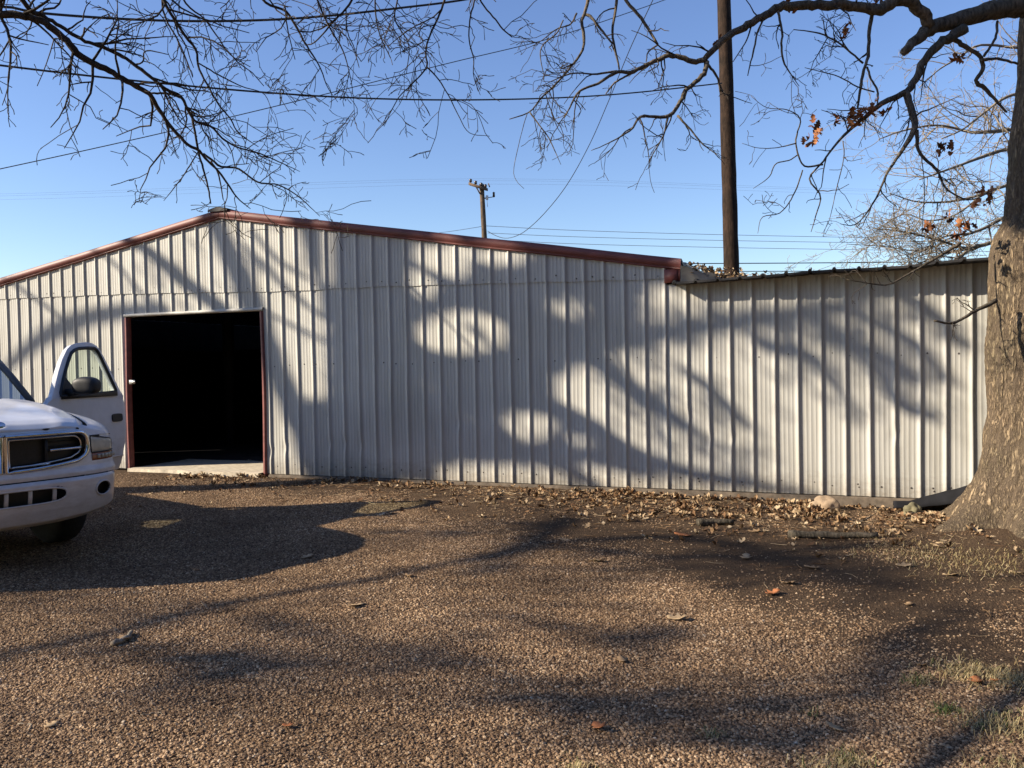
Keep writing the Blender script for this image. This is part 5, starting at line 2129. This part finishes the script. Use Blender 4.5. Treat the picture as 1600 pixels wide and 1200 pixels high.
# fenders
def fender(s):
    mb = MB()
    xs_ = np.concatenate([np.linspace(-0.10, -0.42, 14), np.linspace(-0.45, -1.50, 40)])
    nsec = 36
    pts = []
    WC, WRAD = -1.10, 0.43
    for x in xs_:
        yo = BN
        if x > -0.419:
            q = (x + AN) / AN
            yo = BN * (max(0.0, 1 - q ** 3)) ** (1 / 3)
        yi = hood_side(x) + 0.006
        ft = float(np.interp(-x, [0.10, 0.18, 0.3, 0.5, 0.9, 1.5], [0.985, 1.01, 1.04, 1.075, 1.10, 1.125]))
        zi = hood_z(x, 1.0) - 0.01
        for k in range(nsec):
            u = k / (nsec - 1)
            if u < 0.4:
                v_ = u / 0.4
                y = yi + (yo - yi) * math.sin(v_ * math.pi / 2)
                z = zi + (ft - zi) * v_ ** 0.8
                z -= 0.085 * (1 - math.cos(v_ * math.pi / 2)) ** 1.5
            else:
                v_ = (u - 0.4) / 0.6
                zt = ft - 0.085
                zbm = 0.94 if x > -0.30 else 0.44
                z = zt + (zbm - zt) * v_ if x <= -0.30 else zt - 0.05 * v_
                y = yo + (0.016 * math.sin(math.pi * min(1, v_ * 1.2)) if x < -0.4 else 0)
            pts.append((x, s * y, z))
    X = xs_

    def sk(u, v):
        p = pts[u * nsec + v]
        q = pts[(u + 1) * nsec + v + 1]
        cx_, cz_ = (p[0] + q[0]) / 2, (p[2] + q[2]) / 2
        return (cx_ - WC) ** 2 + (cz_ - 0.36) ** 2 < WRAD ** 2 and v > nsec * 0.45
    mb.grid(pts, len(xs_), nsec, skip=sk)
    fo = tpart(mb, 'fender', M['paint'])
    mb = MB()
    mb.tube([(x, s * (hood_side(x) + 0.004), hood_z(x, 1.0) - 0.004) for x in np.linspace(-0.10, -1.36, 30)], 0.0045, 5)
    tpart(mb, 'hood_gap', M['black'], True, fo)
    mb = MB()
    arch = []
    for a in np.linspace(0.15 * math.pi * 0, math.pi, 40):
        arch.append((WC + WRAD * math.cos(a), s * (BN + 0.008), 0.36 + WRAD * math.sin(a)))
    mb.tube(arch, 0.016, 6)
    well = []
    for a in np.linspace(-0.1, math.pi + 0.1, 30):
        for y in (0.55, 0.91):
            well.append((WC + (WRAD + 0.012) * math.cos(a), s * y, 0.36 + (WRAD + 0.012) * math.sin(a)))
    mb.grid(well, 30, 2, mi=1)
    tpart(mb, 'wheel_arch', [M['paint'], M['black']])


fender(1)
fender(-1)

# lower body, cab shell, bed
mb = MB()
mb.box(-1.25, -0.30, -0.62, 0.62, 0.34, 0.66)
mb.box(-5.0, -1.25, -0.80, 0.80, 0.33, 0.44)
mb.box(-1.38, -1.30, -0.74, 0.74, 0.44, 1.18)
mb.box(-2.55, -1.45, -0.8, 0.8, 0.44, 0.47)
tpart(mb, 'underbody', M['black'], False)
mb = MB()


def side_strip(poly, y0_, y1_):
    n = len(poly)
    v = [(x, y0_, z) for x, z in poly] + [(x, y1_, z) for x, z in poly]
    f = [tuple(range(n)), tuple(range(2 * n - 1, n - 1, -1))]
    for k in range(n):
        k2 = (k + 1) % n
        f.append((k, k2, n + k2, n + k))
    mb.add(v, f)


for s in (-1, 1):
    a, b = s * 0.84, s * 0.90
    side_strip([(-2.62, 0.44), (-3.05, 0.44), (-3.05, 1.16), (-2.62, 1.16)], a, b)
    side_strip([(-1.43, 0.40), (-3.05, 0.40), (-3.05, 0.47), (-1.43, 0.47)], a, b - 0.004 * s)
    # pillars
    mb.tube([(-2.66, s * 0.86, 1.14), (-2.70, s * 0.78, 1.45), (-2.74, s * 0.68, 1.70)], [0.05, 0.045, 0.04], 8)
    mb.tube([(-3.02, s * 0.84, 1.14), (-2.99, s * 0.77, 1.45), (-2.95, s * 0.67, 1.69)], [0.05, 0.045, 0.04], 8)
mb.box(-3.06, -3.02, -0.86, 0.86, 0.44, 1.17)
rf = []
for x in np.linspace(-1.98, -3.0, 16):
    for y in np.linspace(-0.70, 0.70, 21):
        u = (x + 1.98) / -1.02
        rf.append((x, y, 1.66 + 0.075 * math.sin(math.pi * (0.12 + 0.76 * u)) - 0.05 * (abs(y) / 0.7) ** 4))
mb.grid(rf, 16, 21)
mb.grid([(p[0], p[1] * 0.99, p[2] - 0.03) for p in rf], 16, 21)
cabo = tpart(mb, 'cab', M['paint'])
for s in (-1, 1):
    mb = MB()
    mb.tube([(-1.36, s * 0.775, 1.19), (-1.68, s * 0.735, 1.43), (-2.02, s * 0.685, 1.66), (-2.2, s * 0.66, 1.70)], [0.030, 0.028, 0.028, 0.024], 8)
    tpart(mb, 'pillar', M['pillar'], True, cabo)
mb = MB()
for s in (-1, 1):
    side_strip([(-3.1, 0.45), (-3.42, 0.45), (-3.5, 0.62), (-3.75, 0.78), (-4.1, 0.78), (-4.35, 0.62), (-4.42, 0.45), (-5.05, 0.5), (-5.05, 1.12), (-3.1, 1.12)], s * 0.84, s * 0.905)
mb.box(-5.08, -5.04, -0.85, 0.85, 0.5, 1.12)
mb.box(-3.14, -3.1, -0.84, 0.84, 0.5, 1.12)
mb.box(-5.04, -3.14, -0.84, 0.84, 0.58, 0.62)
tpart(mb, 'truck_bed', M['paint'], False, bevel=0.012)
# passenger door side
mb = MB()
side_strip([(-1.46, 0.47), (-2.60, 0.47), (-2.60, 1.16), (-1.46, 1.16)], -0.84, -0.9)
tpart(mb, 'door', M['paint'], False, bevel=0.015)
# windscreen, rear window, cowl, dash, seats
mb = MB()
ws = []
for k in range(8):
    u = k / 7
    for y in np.linspace(-1, 1, 13):
        ws.append((-1.36 - 0.64 * u - 0.06 * (y * y) + 0.05, y * (0.755 - 0.085 * u), 1.205 + 0.455 * u))
mb.grid(ws, 8, 13)
tpart(mb, 'windscreen', M['windscreen'])
mb = MB()
mb.add([(-3.035, -0.72, 1.2), (-3.035, 0.72, 1.2), (-2.97, 0.62, 1.62), (-2.97, -0.62, 1.62)], [(0, 1, 2, 3)])
tpart(mb, 'rear_window', M['windscreen'], False)
mb = MB()
cw = []
for y in np.linspace(-0.76, 0.76, 21):
    for x, z in ((-1.30, 1.205), (-1.345, 1.195), (-1.40, 1.20)):
        cw.append((x, y, z - 0.02 * (abs(y) / 0.76) ** 2))
mb.grid(cw, 21, 3)
mb.box(-1.80, -1.44, -0.76, 0.76, 0.80, 1.14)
for y in (-0.4, 0.4):
    mb.box(-2.75, -2.25, y - 0.26, y + 0.26, 0.5, 0.78)
    mb.box(-2.95, -2.75, y - 0.26, y + 0.26, 0.6, 1.25)
tpart(mb, 'cab_interior', M['black'], False, bevel=0.03)
mb = MB()
for y in (0.1, 0.55):
    mb.tube([(-1.33, y, 1.225), (-1.40, y - 0.3, 1.262), (-1.42, y - 0.5, 1.275)], 0.008, 5)
tpart(mb, 'wiper', M['black'])
mb = MB()
rg = [(-2.2 + 0.19 * math.cos(a) * 0.35, 0.4 + 0.19 * math.sin(a), 1.05 + 0.19 * math.cos(a)) for a in np.linspace(0, 2 * math.pi, 32)]
rg = [(p[0] + 0.25, p[1], p[2]) for p in rg]
mb.tube(rg, 0.014, 6, cap=False)
mb.tube([(-1.72, 0.4, 0.98), (-1.95, 0.4, 1.05)], 0.03, 8)
tpart(mb, 'steering_wheel', M['black'])

# wheels
for (x, s) in ((-1.10, 1), (-1.10, -1), (-3.92, 1), (-3.92, -1)):
    wh = bpy.data.objects.new('wheel', None)
    COL.objects.link(wh)
    wh.parent = truck
    wh.location = (x, s * 0.83, 0.352)
    if x > -2:
        wh.rotation_euler = (0, 0, R(4))
    mb = MB()
    prof = [(0.20, -0.10), (0.26, -0.115), (0.33, -0.11), (0.352, -0.085), (0.358, 0), (0.352, 0.085), (0.33, 0.11), (0.26, 0.115), (0.20, 0.10)]
    n = 64
    pts = []
    for k in range(n):
        a = 2 * math.pi * k / n
        for j, (r, y) in enumerate(prof):
            rr = r + (0.006 if (k % 2 and 2 < j < 6) else 0)
            pts.append((rr * math.cos(a), y, rr * math.sin(a)))
    mb.grid(pts, n, len(prof), closed=True)
    mb.build('tyre', M['tyre'], wh, True)
    mb = MB()
    rp_ = [(0.215, s * 0.10), (0.205, s * 0.06), (0.18, s * 0.055), (0.12, s * 0.08), (0.06, s * 0.09), (0.0, s * 0.09)]
    pts = []
    for k in range(40):
        a = 2 * math.pi * k / 40
        for r, y in rp_:
            pts.append((r * math.cos(a), y - (0.03 * s if (k % 8 < 3 and 0.1 < r < 0.19) else 0), r * math.sin(a)))
    mb.grid(pts, 40, len(rp_), closed=True)
    mb.build('rim', M['rim'], wh, True)

# the open driver door
HX, HY, DTH = -1.42, 0.88, R(60)
door = bpy.data.objects.new('open_door', None)
COL.objects.link(door)
door.parent = truck
door['label'] = 'white driver door swung open'
# door frame: +X runs from hinge to latch, +Y points to the outer face, Z up
dd = np.array([-math.cos(DTH), math.sin(DTH)])
door.matrix_local = Matrix(((dd[0], dd[1], 0, HX), (dd[1], -dd[0], 0, HY), (0, 0, 1, 0), (0, 0, 0, 1)))
OUT = [(0.0, 0.55), (0.0, 1.16), (0.062, 1.205), (0.17, 1.335), (0.273, 1.461), (0.38, 1.575), (0.493, 1.67), (0.575, 1.712), (0.658, 1.730), (0.807, 1.742), (0.90, 1.735), (0.96, 1.708), (1.0, 1.655),
       (1.028, 1.581), (1.075, 1.42), (1.115, 1.27), (1.15, 1.20), (1.17, 1.13), (1.178, 1.05), (1.17, 0.88), (1.15, 0.73), (1.112, 0.63), (1.08, 0.52), (1.045, 0.465), (0.9, 0.455), (0.06, 0.455)]
WIN = [(0.20, 1.225), (0.205, 1.26), (0.30, 1.385), (0.392, 1.492), (0.46, 1.565), (0.528, 1.63), (0.59, 1.66), (0.655, 1.675), (0.80, 1.684), (0.907, 1.682), (0.94, 1.665), (0.958, 1.622),
       (0.985, 1.52), (1.02, 1.385), (1.05, 1.262), (1.045, 1.245), (0.9, 1.24), (0.6, 1.232), (0.35, 1.226)]


def door_y(z, u):
    """outer skin bulges gently and the window frame leans in"""
    if z < 1.2:
        q = (z - 0.45) / 0.75
        y = 0.035 + 0.028 * math.sin(math.pi * min(1, max(0, 0.15 + 0.75 * q)))
        if z < 0.66:
            y += 0.010 * math.exp(-((z - 0.60) / 0.03) ** 2)
        return y
    return 0.055 - 0.30 * (z - 1.2)


bm = bmesh.new()
ov = [bm.verts.new((u, 0, z)) for u, z in OUT]
wv_ = [bm.verts.new((u, 0, z)) for u, z in WIN]
eds = [bm.edges.new((ov[i], ov[(i + 1) % len(ov)])) for i in range(len(ov))] + [bm.edges.new((wv_[i], wv_[(i + 1) % len(wv_)])) for i in range(len(wv_))]
bmesh.ops.triangle_fill(bm, edges=eds, use_beauty=True)
for f in list(bm.faces):
    c = f.calc_center_median()
    if inpoly(c.x, c.z, WIN):
        bm.faces.remove(f)
for _ in range(3):
    bmesh.ops.subdivide_edges(bm, edges=[e for e in bm.edges if e.calc_length() > 0.07], cuts=1, use_grid_fill=True)
bmesh.ops.triangulate(bm, faces=bm.faces)
for v in bm.verts:
    v.co.y = door_y(v.co.z, v.co.x)
bmesh.ops.recalc_face_normals(bm, faces=bm.faces)
if sum(f.normal.y for f in bm.faces) < 0:
    bmesh.ops.reverse_faces(bm, faces=bm.faces)
me = bpy.data.meshes.new('door_panel')
bm.to_mesh(me)
bm.free()
for p in me.polygons:
    p.use_smooth = True
me.materials.append(M['paint'])
dp = bpy.data.objects.new('door_panel', me)
COL.objects.link(dp)
dp.parent = door
so2 = dp.modifiers.new('thickness', 'SOLIDIFY')
so2.thickness = 0.05
so2.offset = -1
bv = dp.modifiers.new('bevel', 'BEVEL')
bv.width = 0.012
bv.segments = 2
bv.limit_method = 'ANGLE'
bv.angle_limit = R(50)
mb = MB()
frame = [(u, door_y(z, u) + 0.002, z) for u, z in WIN] + [(WIN[0][0], door_y(WIN[0][1], 0) + 0.002, WIN[0][1])]
mb.tube(frame, 0.017, 6, cap=False)
# black sail panel in the front corner that carries the mirror
mb.add([(0.19, 0.062 - 0.0, 1.222), (0.375, 0.062, 1.225), (0.385, 0.03, 1.33), (0.32, 0.005, 1.415), (0.19, 0.046, 1.25)], [(0, 1, 2, 3, 4)])
mb.box(0.2, 1.04, 0.03, 0.064, 1.205, 1.245)
mb.build('window_seal', M['black'], door, True)
mb = MB()
mb.add([(u, door_y(z, u) - 0.03, z) for u, z in WIN], [tuple(range(len(WIN)))])
mb.build('window', M['glass'], door)
# mirror
bm = bmesh.new()
bmesh.ops.create_icosphere(bm, subdivisions=4, radius=1)
for v in bm.verts:
    c = v.co
    e = 3.2
    n_ = (abs(c.x) ** e + abs(c.y) ** e + abs(c.z) ** e) ** (1 / e)
    c /= n_
    c.x *= 0.075
    c.y *= 0.125
    c.z *= 0.082
    if c.z > 0:
        c.z *= 1 - 0.25 * abs(c.y / 0.125) ** 2
me = bpy.data.meshes.new('mirror')
bm.to_mesh(me)
bm.free()
for p in me.polygons:
    p.use_smooth = True
me.materials.append(M['black'])
mo = bpy.data.objects.new('mirror', me)
COL.objects.link(mo)
mo.parent = door
mo.location = (0.32, 0.22, 1.325)
mb = MB()
mb.tube([(0.30, 0.04, 1.26), (0.31, 0.12, 1.265), (0.32, 0.2, 1.285)], [0.04, 0.032, 0.03], 10)
mb.build('mirror_arm', M['black'], door, True)
# hinges and the check strap between cab and door
mb = MB()
for z in (0.62, 1.02):
    mb.tube([(-0.05, 0.0, z), (-0.01, 0.03, z), (0.05, 0.02, z)], 0.016, 8)
    mb.box(-0.03, 0.03, -0.01, 0.045, z - 0.035, z + 0.035)
mb.tube([(0.02, -0.03, 0.82), (0.2, -0.03, 0.82)], 0.010, 6)
mb.build('door_hinge', M['black'], door)
mb = MB()
mb.tube([(u, door_y(0.60, u) + 0.004, 0.60 + 0.005 * math.sin(u * 3)) for u in np.linspace(0.03, 1.09, 14)], 0.007, 6)
mb.build('side_moulding', M['paint'], door, True)
# handle
mb = MB()
n = 22
pts = []
for k in range(n):
    a = 2 * math.pi * k / n
    c, s_ = math.cos(a), math.sin(a)
    u = 1.02 + 0.085 * np.sign(c) * abs(c) ** 0.45
    z = 0.985 + 0.040 * np.sign(s_) * abs(s_) ** 0.45
    pts.append((u, door_y(z, u) + 0.001, z))
    pts.append((u * 0.985 + 1.02 * 0.015, door_y(z, u) + 0.014, z * 0.985 + 0.985 * 0.015))
mb.grid(pts, n, 2, closed=True)
mb.add([pts[2 * k + 1] for k in range(n)], [tuple(range(n))])
mb.build('door_handle', M['black'], door, True)
mb = MB()
mb.box(0.05, 1.05, -0.055, -0.035, 0.5, 1.18)
mb.box(0.25, 0.85, -0.12, -0.055, 0.86, 0.93)
mb.build('door_lining', M['black'], door)

bpy.context.view_layer.update()
